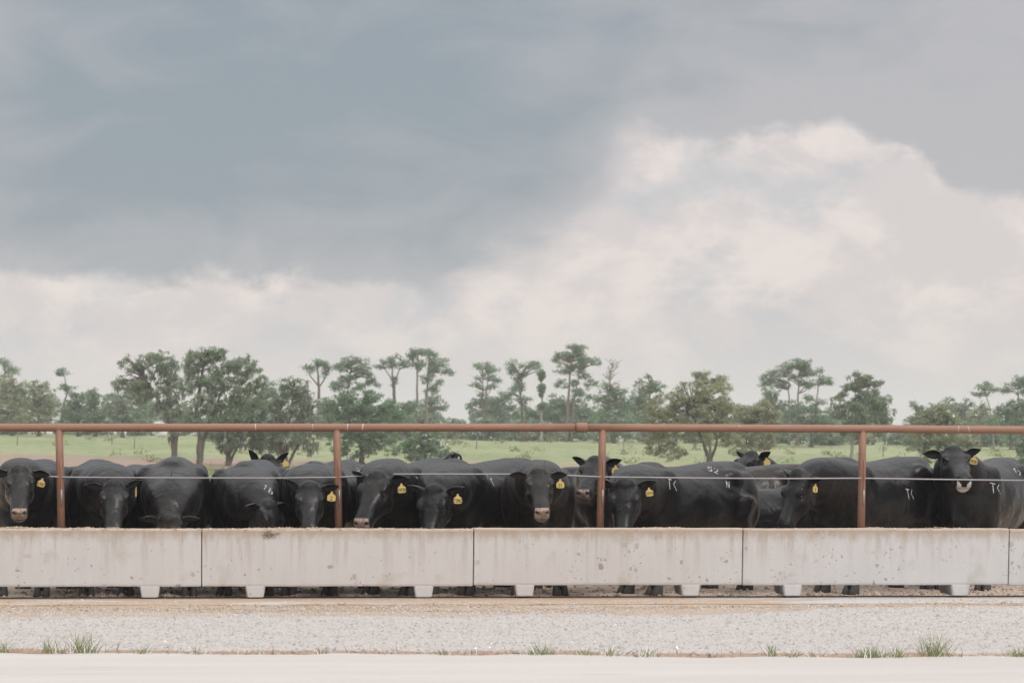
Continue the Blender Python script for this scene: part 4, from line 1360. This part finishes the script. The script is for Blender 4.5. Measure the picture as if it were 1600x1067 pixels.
T('broadleaf_tree', 'dark green bushy tree left of the leaning oak', 'tree', 122, 284, [(122, 676), (122, 650), (124, 625)], [(122, 628, 24, 18), (112, 648, 26, 16), (132, 652, 24, 15)], 'dark', seed=15, r0=3, group=BUSH)
T('broadleaf_tree', 'dark pointed bush just left of the leaning oak', 'tree', 148, 280, [(148, 676), (148, 650), (146, 622)], [(145, 622, 14, 14), (150, 644, 22, 18), (160, 658, 20, 12)], 'dark', seed=16, r0=3, group=BUSH)
T('broadleaf_tree', 'grey green bush behind the leaning oak', 'tree', 192, 278, [(192, 676), (192, 652), (192, 632)], [(184, 640, 22, 17), (206, 650, 26, 15), (222, 640, 22, 18)], 'oak', seed=17, r0=3, group=BUSH)
# --- oaks
T('oak_tree', 'leaning oak with dark trunk bending left, leftmost of the oaks', 'tree', 272, 182, [(273, 716), (271, 690), (266, 664), (255, 640), (240, 615), (225, 590)],
  [(205, 572, 17, 12), (190, 602, 17, 8), (212, 598, 22, 14), (244, 570, 26, 18), (240, 560, 14, 10), (262, 582, 24, 18), (240, 606, 28, 17), (268, 616, 22, 20), (222, 620, 18, 10), (262, 646, 20, 18), (276, 670, 15, 16), (252, 632, 20, 12)],
  'oak', seed=21, r0=5.0, moss=0.35, trunks=[([(273, 716), (275, 690), (283, 650), (270, 610)], 3.2)], group=OAKS)
T('oak_tree', 'tall spreading oak with pale straight trunk, middle of the oaks', 'tree', 312, 164, [(312, 736), (311, 705), (314, 672), (305, 640), (312, 600), (318, 560)],
  [(336, 552, 15, 13), (312, 562, 22, 15), (298, 574, 14, 12), (350, 572, 22, 16), (375, 574, 22, 16), (300, 600, 20, 18), (330, 596, 26, 20), (362, 604, 28, 20), (394, 594, 20, 18), (318, 630, 24, 20), (350, 640, 26, 22), (300, 655, 20, 16), (385, 630, 24, 24), (405, 610, 14, 14), (325, 665, 20, 14)],
  'oak', seed=22, r0=5.2, moss=0.30, trunks=[([(312, 736), (317, 690), (335, 640), (352, 590)], 4.0)], group=OAKS)
T('oak_tree', 'dark mossy oak with short trunk right of the tallest oak', 'tree', 356, 172, [(356, 724), (357, 700), (362, 670), (375, 640), (388, 615)],
  [(365, 664, 28, 24), (392, 660, 26, 26), (340, 676, 22, 16), (410, 690, 20, 16), (372, 692, 26, 12), (398, 640, 20, 18), (345, 695, 12, 10)],
  'dark', seed=23, r0=4.6, moss=0.75, trunks=[([(356, 724), (370, 700), (395, 672)], 2.6)], group=OAKS)
T('oak_tree', 'low mossy oak with drooping limbs left of the second post', 'tree', 446, 170, [(446, 724), (445, 700), (450, 670), (455, 635), (458, 610)],
  [(455, 606, 22, 16), (478, 625, 18, 18), (434, 628, 18, 20), (455, 645, 30, 22), (430, 664, 20, 20), (482, 660, 22, 22), (455, 685, 28, 16), (428, 695, 12, 14), (484, 694, 16, 16)],
  'oak', seed=24, r0=4.2, moss=0.6, trunks=[([(441, 722), (440, 690), (432, 660)], 3.4), ([(446, 724), (468, 690), (480, 650)], 2.8)], group=OAKS)
T('broadleaf_tree', 'big dense green tree directly behind the second post', 'tree', 565, 176, [(565, 722), (564, 690), (565, 650)],
  [(560, 640, 42, 20), (530, 660, 36, 28), (580, 668, 40, 30), (550, 694, 42, 26), (598, 690, 34, 24), (528, 630, 24, 16), (590, 634, 26, 16), (566, 622, 26, 14), (612, 645, 22, 20)],
  'dark', seed=25, r0=4.5, group=BUSH)
T('broadleaf_tree', 'low dark bush right of the big dense tree', 'tree', 664, 172, [(664, 724), (664, 700), (662, 680)],
  [(664, 690, 34, 18), (640, 700, 26, 17), (684, 704, 18, 15), (660, 712, 30, 10), (672, 676, 22, 10)], 'dark', seed=26, r0=3, group=BUSH)
# --- pines in the centre
T('pine_tree', 'umbrella shaped pine with dark trunk, above the mossy oak', 'tree', 498, 292, [(498, 690), (498, 640), (498, 600), (495, 575)],
  [(480, 572, 12, 7), (497, 566, 16, 7), (512, 572, 12, 8), (486, 582, 10, 5), (506, 584, 8, 5)], 'pine', 'oak', seed=31, r0=3.4, clump=6, dens=0.8, group=PINES, trunks=[([(498, 690), (499, 605), (512, 582)], 2), ([(498, 690), (497, 605), (478, 578)], 2)])
T('pine_tree', 'broad domed pine right of the umbrella shaped pine', 'tree', 540, 295, [(540, 690), (540, 640), (545, 600), (548, 572)],
  [(550, 566, 24, 9), (532, 574, 14, 8), (566, 578, 17, 9), (576, 590, 12, 8), (540, 592, 18, 8), (525, 604, 16, 9), (555, 604, 18, 9), (580, 600, 12, 7)], 'pine', 'oak', seed=32, r0=3.2, dens=0.75, group=PINES)
T('pine_tree', 'forked pine with mossy dark trunk left of the twin pines', 'tree', 616, 290, [(618, 690), (617, 640), (614, 600), (612, 575)],
  [(604, 564, 14, 6), (622, 560, 16, 7), (594, 574, 9, 4), (612, 572, 10, 5), (632, 570, 9, 6), (616, 596, 5, 10)], 'pine', 'oak', seed=33, r0=3.4, clump=5, dens=0.8, group=PINES, trunks=[([(618, 690), (616, 600), (598, 572)], 1.8), ([(618, 690), (616, 598), (627, 565)], 1.8)])
T('broadleaf_tree', 'round dark tree at the foot of the forked pine', 'tree', 628, 286, [(628, 690), (628, 660), (630, 640)], [(634, 634, 14, 10), (610, 640, 18, 12), (622, 654, 26, 16), (648, 640, 8, 7)], 'dark', seed=34, r0=3, group=BUSH)
T('pine_tree', 'tall slim pale trunked pine, left one of the twin pines', 'tree', 650, 296, [(650, 690), (651, 640), (652, 590), (652, 555)],
  [(648, 556, 18, 10), (662, 550, 14, 9), (640, 566, 12, 6), (656, 570, 14, 8), (652, 588, 10, 6)], 'pine', 'pine', seed=35, r0=2.6, clump=6, dens=0.85, group=PINES)
T('pine_tree', 'tall slim pine with broad crown, right one of the twin pines', 'tree', 666, 292, [(666, 690), (666, 640), (668, 590), (670, 555)],
  [(676, 556, 16, 9), (690, 566, 16, 9), (702, 578, 11, 8), (678, 574, 14, 8), (668, 592, 14, 9), (684, 598, 14, 8), (674, 610, 10, 6)], 'pine', 'pine', seed=36, r0=2.6, clump=6, dens=0.8, group=PINES)
T('pine_tree', 'airy twin trunked pine left of the vine covered trunk', 'tree', 752, 298, [(752, 690), (753, 640), (754, 590)],
  [(750, 572, 15, 7), (768, 578, 15, 7), (758, 590, 14, 6), (745, 600, 10, 5), (774, 594, 10, 5), (766, 606, 12, 6)], 'pine', 'pine', seed=37, r0=2, clump=5.5, dens=0.75, group=PINES, trunks=[([(759, 690), (759, 640), (762, 585)], 1.8)], bare=4)
T('pine_tree', 'dark crowned pine just left of the vine covered trunk', 'tree', 815, 294, [(815, 690), (815, 640), (813, 590)],
  [(806, 568, 16, 8), (828, 570, 16, 7), (842, 576, 8, 6), (798, 580, 12, 8), (816, 590, 14, 14), (806, 606, 14, 8), (818, 624, 14, 8), (794, 616, 10, 7), (822, 640, 10, 6)], 'pine', 'pine', seed=38, r0=2.6, clump=6, dens=0.75, group=PINES, trunks=[([(822, 690), (822, 620)], 1.8)])
T('tree_stump', 'tall dead trunk wrapped in dark vines in the centre', 'tree', 846, 290, [(846, 694), (846, 650), (846, 585)],
  [(846, 590, 5, 8), (846, 604, 5, 10), (847, 620, 5, 10), (846, 636, 5, 10), (845, 584, 7, 6)], 'dark', 'pale', seed=39, r0=2.6, clump=3.5, dens=2.2, lsize=2.0)
T('pine_tree', 'tallest pine with big rounded crown right of the vine covered trunk', 'tree', 886, 288, [(885, 694), (887, 640), (890, 590), (896, 550)],
  [(902, 546, 18, 11), (884, 556, 18, 10), (916, 558, 16, 10), (872, 562, 10, 7), (930, 566, 9, 8), (900, 568, 20, 11), (884, 578, 18, 10), (914, 584, 18, 9), (890, 598, 18, 9), (922, 598, 14, 9), (876, 600, 12, 7), (904, 614, 16, 8), (920, 624, 12, 8)],
  'pine', 'pine', seed=40, r0=2.8, dens=0.72, group=PINES, trunks=[([(893, 694), (895, 640), (905, 580)], 2.0)])
T('dead_tree', 'bare leafless tree right of the tallest pine', 'tree', 950, 290, [(951, 696), (951, 650), (952, 600), (956, 570)], [], 'dark', 'pale', seed=41, r0=2.8, bare=26)
T('broadleaf_tree', 'dark green tree around the bare leafless tree', 'tree', 960, 284, [(960, 694), (960, 650), (960, 615)], [(950, 606, 14, 10), (966, 616, 16, 12), (944, 626, 16, 14), (970, 640, 20, 18), (948, 652, 22, 14), (962, 668, 26, 16)], 'dark', seed=42, r0=3, group=BUSH)
T('pine_tree', 'bushy pine with pointed top left of the yellowish tree', 'tree', 1016, 286, [(1014, 694), (1015, 640), (1016, 600)], [(1018, 590, 9, 7), (1006, 602, 14, 9), (1026, 606, 16, 10), (1000, 618, 14, 9), (1014, 628, 18, 12), (994, 636, 14, 10), (1008, 650, 20, 12)], 'dark', 'pine', seed=43, r0=2.4, group=PINES)
# --- yellowish tree and its neighbours
T('broadleaf_tree', 'wide yellowish green tree with forked trunk right of the third post', 'tree', 1108, 168, [(1108, 742), (1107, 715), (1098, 690), (1085, 655)],
  [(1075, 618, 34, 20), (1110, 612, 28, 20), (1040, 636, 30, 24), (1085, 648, 38, 26), (1122, 640, 22, 26), (1050, 665, 34, 24), (1100, 676, 34, 22), (1028, 690, 20, 22), (1050, 705, 22, 14), (1130, 668, 20, 22), (1020, 655, 20, 22), (1145, 690, 16, 16)],
  'gold', seed=51, r0=4.4, trunks=[([(1108, 742), (1112, 715), (1120, 690), (1122, 650)], 3.4)], dens=0.5)
T('broadleaf_tree', 'thin topped yellowish tree rising behind the wide yellowish tree', 'tree', 1110, 200, [(1110, 720), (1108, 650), (1104, 600)], [(1100, 588, 16, 8), (1120, 594, 16, 9), (1134, 606, 9, 8), (1096, 600, 12, 8), (1115, 608, 14, 8)], 'gold', seed=52, r0=2.6, clump=6, dens=0.55, group=BUSH)
T('broadleaf_tree', 'pale green bush with open limbs right of the yellowish tree', 'tree', 1168, 180, [(1168, 728), (1166, 700), (1168, 670)], [(1165, 648, 24, 16), (1188, 640, 22, 18), (1160, 676, 26, 20), (1194, 668, 20, 20), (1170, 704, 24, 14), (1205, 652, 16, 18), (1200, 690, 14, 12)], 'gold', seed=53, r0=3, dens=0.5, group=BUSH)
T('broadleaf_tree', 'dark green tree at the foot of the right pine group', 'tree', 1206, 284, [(1206, 698), (1206, 660), (1206, 630)], [(1204, 612, 12, 10), (1198, 626, 14, 10), (1214, 632, 16, 14), (1205, 652, 24, 16), (1216, 672, 22, 16)], 'dark', seed=54, r0=3, group=BUSH)
T('pine_tree', 'thin straight pine at the left of the right pine group', 'tree', 1233, 294, [(1233, 700), (1233, 640), (1232, 590)], [(1200, 592, 14, 7), (1214, 586, 16, 9), (1194, 602, 9, 5), (1232, 578, 18, 9), (1222, 602, 12, 6)], 'pine', 'pine', seed=55, r0=2.0, clump=6, dens=0.85, group=PINES)
T('pine_tree', 'domed pine in the middle of the right pine group', 'tree', 1247, 292, [(1246, 700), (1247, 640), (1250, 580)], [(1238, 568, 18, 8), (1254, 572, 16, 10), (1264, 582, 14, 8), (1244, 588, 20, 9), (1260, 600, 14, 7)], 'pine', 'pine', seed=56, r0=2.6, dens=0.9, group=PINES)
T('pine_tree', 'pine with leaning white trunk in the right pine group', 'tree', 1264, 288, [(1266, 700), (1270, 660), (1277, 620), (1280, 590)], [(1276, 584, 15, 9), (1288, 594, 11, 8), (1296, 598, 7, 5), (1272, 600, 10, 6), (1268, 622, 12, 8), (1280, 630, 10, 6)], 'pine', 'pale', seed=57, r0=2.4, clump=5.5, dens=0.85, group=PINES)
T('broadleaf_tree', 'green tree low between the right pine trunks', 'tree', 1268, 284, [(1268, 698), (1268, 670), (1268, 650)], [(1262, 648, 22, 16), (1284, 656, 20, 14), (1270, 672, 30, 16)], 'dark', seed=58, r0=3, group=BUSH)
T('oak_tree', 'grey green tree with layered crown above the fourth post', 'tree', 1334, 176, [(1330, 738), (1331, 700), (1338, 665), (1345, 625), (1348, 598)],
  [(1345, 592, 20, 9), (1368, 598, 11, 7), (1330, 604, 14, 8), (1354, 612, 22, 10), (1320, 626, 18, 12), (1344, 632, 26, 13), (1374, 628, 16, 10), (1386, 642, 13, 8), (1312, 645, 14, 12), (1342, 654, 32, 12), (1372, 654, 18, 10), (1330, 672, 20, 12)],
  'oak', 'pale', seed=61, r0=3.0, moss=0.4, dens=0.6)
T('broadleaf_tree', 'round dark green tree right of the layered crown', 'tree', 1432, 290, [(1432, 704), (1432, 670), (1432, 645)], [(1432, 640, 12, 11), (1428, 656, 14, 14), (1440, 668, 18, 16), (1420, 680, 16, 14)], 'dark', seed=62, r0=3, group=BUSH)
T('broadleaf_tree', 'yellowish green bush left of the raised bull head', 'tree', 1468, 178, [(1468, 730), (1468, 700), (1468, 670)], [(1470, 644, 22, 12), (1450, 660, 22, 18), (1484, 662, 20, 18), (1462, 688, 32, 22), (1440, 690, 22, 20), (1490, 694, 24, 20), (1460, 716, 32, 12), (1515, 690, 14, 16)], 'pale', seed=63, r0=3.4, group=BUSH, bare=5)
T('pine_tree', 'slender bent pine near the right edge', 'tree', 1552, 280, [(1552, 706), (1552, 665), (1546, 635), (1540, 612)], [(1540, 606, 16, 6), (1526, 616, 11, 4), (1552, 610, 9, 5), (1540, 618, 12, 4)], 'pine', 'pale', seed=64, r0=1.8, clump=5, dens=0.8, group=PINES)
T('pine_tree', 'short white trunked tree left of the slender bent pine', 'tree', 1532, 278, [(1531, 706), (1532, 665), (1536, 640)], [(1536, 640, 8, 8), (1528, 652, 14, 10), (1540, 662, 14, 10)], 'pale', 'pale', seed=65, r0=2.0, clump=5.5, dens=0.6, group=PINES)
T('broadleaf_tree', 'green bushy tree below the pine at the right edge', 'tree', 1580, 276, [(1580, 706), (1580, 670), (1580, 645)], [(1570, 642, 20, 13), (1592, 640, 18, 16), (1562, 664, 22, 16), (1588, 668, 24, 18), (1610, 655, 20, 20)], 'dark', seed=66, r0=3, group=BUSH)
T('pine_tree', 'open crowned pine at the right edge', 'tree', 1590, 290, [(1590, 706), (1590, 650), (1592, 600)], [(1594, 590, 14, 8), (1580, 604, 11, 7), (1602, 604, 14, 9), (1592, 616, 14, 8), (1572, 612, 6, 4)], 'pine', 'pine', seed=67, r0=2.4, clump=6, dens=0.75, group=PINES)
T('oak_tree', 'dark drooping tree at the right edge above the branded rump', 'tree', 1606, 170, [(1606, 742), (1606, 710), (1606, 680)], [(1604, 700, 15, 16), (1614, 680, 22, 22), (1600, 718, 12, 10), (1618, 715, 18, 14)], 'dark', seed=68, r0=3.4, moss=0.4, group=OAKS)

# --- distant wood: a row of trees one can still tell apart, alike to the eye
def wood_variant(seed, leaf, hgt):
    px0 = 760
    t = build_tree('wood_tree', 'x', 'tree', px0, 325, [(px0, 692), (px0, 660), (px0 + 1, 692 - hgt * 0.8)],
                   [(px0 + a, 692 - hgt * b, rx, ry) for a, b, rx, ry in ((0, 0.86, 15, 11), (-11, 0.68, 15, 12), (11, 0.66, 15, 12), (0, 0.48, 21, 13), (-8, 0.28, 16, 9), (9, 0.26, 16, 9))],
                   leaf, 'pine' if seed % 2 else 'oak', seed=seed, r0=2.0, dens=0.6)
    return t
variants = [wood_variant(101, 'dark', 62), wood_variant(102, 'dark', 78), wood_variant(103, 'pine', 70), wood_variant(104, 'oak', 56), wood_variant(105, 'dark', 50)]
WOODPX = [5, 40, 75, 105, 140, 172, 205, 240, 280, 330, 380, 420, 470, 515, 560, 600, 640, 678, 700, 716, 738, 758, 782, 800, 828, 850, 868, 890, 912, 934, 958, 980, 1002, 1030, 1060, 1090,
          1125, 1150, 1178, 1200, 1222, 1246, 1270, 1292, 1316, 1340, 1364, 1386, 1404, 1424, 1448, 1476, 1505, 1530, 1556, 1582, 1612]
wr = random.Random(5)
MARKS = [(18, 'pale tree at the left edge'), (98, 'small scraggly pine'), (145, 'dark pointed bush'), (215, 'leaning oak'), (312, 'tallest oak'), (385, 'dark mossy oak'), (450, 'low mossy oak'), (498, 'umbrella shaped pine'),
         (545, 'broad domed pine'), (616, 'forked pine'), (658, 'twin pines'), (710, 'low dark bush'), (755, 'airy twin trunked pine'), (815, 'dark crowned pine'), (846, 'vine covered trunk'), (890, 'tallest pine'),
         (950, 'bare leafless tree'), (1016, 'pointed bushy pine'), (1085, 'wide yellowish tree'), (1168, 'pale open limbed bush'), (1206, 'left foot of the right pine group'), (1247, 'middle of the right pine group'),
         (1290, 'leaning white trunk'), (1345, 'layered grey green crown'), (1400, 'gap of sky right of the fourth post'), (1435, 'round dark tree'), (1475, 'yellowish bush'), (1540, 'slender bent pine'), (1590, 'open pine at the right edge')]
def wood_label(px):
    mx, nm = min(MARKS, key=lambda m: abs(m[0] - px))
    side_ = 'straight behind' if abs(px - mx) < 7 else (('just left of' if mx - px < 18 else 'a little left of') if px < mx else ('just right of' if px - mx < 18 else 'a little right of'))
    return f'distant dark wood tree {side_} the {nm}'
def copy_tree(o, parent=None):
    c = o.copy(); COL.objects.link(c); c.parent = parent
    for ch in [q for q in bpy.data.objects if q.parent == o]:
        copy_tree(ch, c)
    return c
for i, px in enumerate(WOODPX):
    src = variants[i % 5]
    t = src if i < 5 else copy_tree(src)
    dd = wr.uniform(312, 350)
    t.location = on_ground(px + wr.uniform(-5, 5), dd)
    t.rotation_euler = (0, 0, wr.uniform(0, 6.28))
    open_ = 0.62 if px in (700, 716, 738) or 1386 <= px <= 1424 else 1.0
    s_ = wr.uniform(0.85, 1.15) * open_
    t.scale = (s_ * wr.uniform(0.95, 1.2), s_ * wr.uniform(0.95, 1.2), s_)
    t['label'] = wood_label(px)
    t['group'] = WOOD

# --- undergrowth at the foot of the wood
def bush_variant(seed, leaf):
    px0 = 760
    return build_tree('undergrowth_bush', 'x', 'bush', px0, 300, [(px0, 692), (px0, 680), (px0 + 1, 668)],
                      [(px0, 668, 14, 9), (px0 - 13, 676, 13, 9), (px0 + 12, 674, 14, 10), (px0, 682, 22, 9)], leaf, 'oak', seed=seed, r0=1.4, dens=0.6)
bushes = [bush_variant(201, 'dark'), bush_variant(202, 'oak'), bush_variant(203, 'pale')]
for i, (px, (mx, nm)) in enumerate([(m[0] + 4, m) for m in MARKS]):
    t = bushes[i] if i < 3 else copy_tree(bushes[i % 3])
    t.location = on_ground(px, wr.uniform(296, 308))
    t.rotation_euler = (0, 0, wr.uniform(0, 6.28))
    s_ = wr.uniform(0.9, 1.5) * (0.6 if nm.startswith(('gap', 'low dark')) else 1)
    t.scale = (s_ * 1.15, s_ * 1.15, s_)
    t['label'] = f'low undergrowth bush at the foot of the {nm}'
    t['group'] = 'undergrowth along the distant wood'

# ------------------------------------------------------------------ grass tufts along the road edge
def grass_tuft(px, wpx, hpx, nb, label, dry=0.1, seed=0):
    r = np.random.default_rng(seed)
    y0 = lerp(1013, 1021, px / 1600)
    c = G(px, y0 - 1.5, -0.03)
    c.y = road_edge_y(c.x) + 0.05
    k = (c - CAM).length / FPX
    V, F, tone = [], [], []
    def blade(b, L, lean, curl, w_, tn):
        d2 = Vector((-lean.y, lean.x, 0)).normalized() if lean.length > 1e-4 else Vector((1, 0, 0))
        cs = Vector((1, 0, 0)) * 0.8 + d2 * 0.2
        n = 5
        b0 = len(V)
        for i in range(n + 1):
            q = i / n
            p_ = b + Vector((lean.x * q + lean.x * curl * q * q, lean.y * q, L * (q - 0.35 * curl * q * q)))
            ww = w_ * (1 - q) ** 0.7
            V.append(tuple(p_ - cs * ww)); V.append(tuple(p_ + cs * ww))
        for i in range(n):
            F.append((b0 + 2 * i, b0 + 2 * i + 1, b0 + 2 * i + 3, b0 + 2 * i + 2)); tone.append(tn)
    for i in range(int(nb * 1.7)):
        off = r.normal(0, 0.36)
        x = np.clip(off, -1, 1) * wpx * k
        hh = hpx * k * r.uniform(0.35, 1.0) * (1 - 0.45 * abs(np.clip(off, -1, 1)))
        a = r.normal(0, 0.5) + off * 0.5
        blade(Vector((x, r.normal(0, 0.03), 0)), hh, Vector((math.sin(a) * hh * 0.75, r.normal(0, 0.25) * hh, 0)), r.uniform(0, 0.8), 0.0030 * r.uniform(0.6, 1.3),
              1.0 if r.uniform() < dry else r.uniform(0, 0.75))
    o = obj('grass_tuft', mesh_np('grass_tuft', V, np.array(F), M_GRASS, False, {'tone': tone}), label=label, cat='grass', group='grass tufts along the road edge')
    o.location = c
    return o

TUFTS = [(12, 30, 28, 26, 'short green tuft at the left end of the road edge'), (92, 20, 44, 22, 'tall thin tuft with two upright stalks, second from the left'),
         (138, 34, 48, 60, 'widest tall tuft under the first trough segment'), (228, 14, 26, 14, 'small pair of thin blades left of the middle foot'),
         (312, 14, 20, 12, 'small sparse tuft below the first trough joint'), (408, 10, 10, 9, 'tiny green tuft below the second foot'),
         (502, 14, 18, 12, 'sparse tuft with curved stalks below the second post'), (690, 20, 16, 16, 'thin low tuft left of the centre'), (735, 10, 12, 8, 'tiny tuft near the middle of the road edge'),
         (838, 28, 24, 52, 'dense round tuft near the centre of the road edge'), (906, 20, 16, 18, 'low loose tuft just right of the dense centre tuft'),
         (944, 14, 30, 14, 'tuft with long bent blades below the third post'), (998, 22, 24, 26, 'loose tuft right of the long bent blades'),
         (1095, 10, 16, 9, 'small dry looking tuft right of the third foot'), (1190, 12, 32, 22, 'slim upright tuft below the third trough joint'), (1222, 14, 18, 12, 'sparse tuft right of the slim upright tuft'),
         (1252, 8, 16, 9, 'single small spike of grass below the fourth segment'), (1340, 36, 28, 90, 'widest dense green tuft below the fourth post'), (1384, 16, 30, 26, 'upright tuft between the two biggest right tufts'),
         (1444, 34, 52, 60, 'tall tuft with one long seed stalk at the right'), (1574, 28, 24, 36, 'tuft at the right end of the road edge')]
for i, (px, wd, hh, nb, lb) in enumerate(TUFTS):
    grass_tuft(px, wd, hh, nb, lb, 0.15, 300 + i)

# dry litter along the road edge
r_ = np.random.default_rng(77)
n = 700
lx = r_.uniform(XL - 0.3, XR + 0.3, n)
C_ = np.stack([lx, np.array([road_edge_y(x) for x in lx]) + np.abs(r_.normal(0.03, 0.06, n)), r_.uniform(-0.028, -0.008, n)], 1)
V_, F_ = leaf_quads(C_, 0.07, 0.07, r_)
obj('dry_litter', mesh_np('dry_litter', V_, F_, M_DRY, False, {'tone': r_.uniform(0, 1, n)}), kind='stuff', label='dry stalks lying along the road edge', cat='litter')

# meadow weeds
r_ = np.random.default_rng(78)
cent, siz = [], []
for _ in range(150):
    px, dd = r_.uniform(-80, 1680), r_.uniform(100, 1) if False else 100 + 205 * r_.uniform() ** 0.8
    if 160 < dd < 190 and r_.uniform() < 0.8 and px < 900:
        continue
    c = on_ground(px, dd)
    big = True
    m_ = int(r_.uniform(20, 90))
    sz = 0.30 if big else 0.16
    for _k in range(m_):
        cent.append((c.x + r_.normal(0, sz * 1.1), c.y + r_.normal(0, sz), c.z + abs(r_.normal(0, sz * 0.8)) + 0.03))
cent = np.array(cent)
V_, F_ = leaf_quads(cent, 0.20, 0.45, r_, 0.3)
M_WEED = mat_toned('meadow_weed', [(0.185, 0.220, 0.095), (0.235, 0.260, 0.120), (0.290, 0.290, 0.150)], translucent=0.25)
obj('meadow_weeds', mesh_np('meadow_weeds', V_, F_, M_WEED, False, {'tone': np.clip(np.repeat(r_.uniform(0, 1, len(cent)), 1), 0, 1)}), kind='stuff', label='tall weeds scattered over the meadow', cat='weeds')

# thin field fence posts
M_FP = mat_plain('weathered_post', (0.20, 0.17, 0.14), 0.9)
fp = Geo(); fp.tube([(0, 0, -0.3), (0, 0, 0.6), (0.01, 0, 1.25)], [0.05, 0.048, 0.045], 7)
FPM = fp.mesh('field_fence_post', M_FP, True)
POST_AT = [(28, 'left of the leftmost post'), (176, 'above the second bull from the left'), (211, 'left of the leaning oak'), (745, 'below the airy twin trunked pine'), (975, 'right of the third post'), (1380, 'right of the fourth post')]
for i, (px, where) in enumerate(POST_AT):
    o = obj('field_fence_post', FPM, label='thin wooden fence post in the far meadow, ' + where, cat='fence post', group='field fence posts in the meadow')
    o.location = on_ground(px, 232 + 10 * math.sin(i * 2.2))
    o.rotation_euler = (0.03 * math.sin(i), 0.05 * math.cos(i * 3), i)

# ------------------------------------------------------------------ haze
M_HAZE = bpy.data.materials.new('haze')
M_HAZE.use_nodes = True
ht = NT(M_HAZE.node_tree)
hv = ht.n('ShaderNodeVolumePrincipled', {'Color': (0.93, 0.93, 0.955, 1), 'Density': 0.0005, 'Anisotropy': 0.2})
ho_ = ht.n('ShaderNodeOutputMaterial')
ht.put(ho_.inputs['Volume'], hv)
g = Geo(); g.box((-1500, -1500, -3.0), (1500, 1500, 26.0))
hz = obj('haze', g.mesh('haze', M_HAZE), kind='stuff', label='thin summer haze over the meadow', cat='haze')
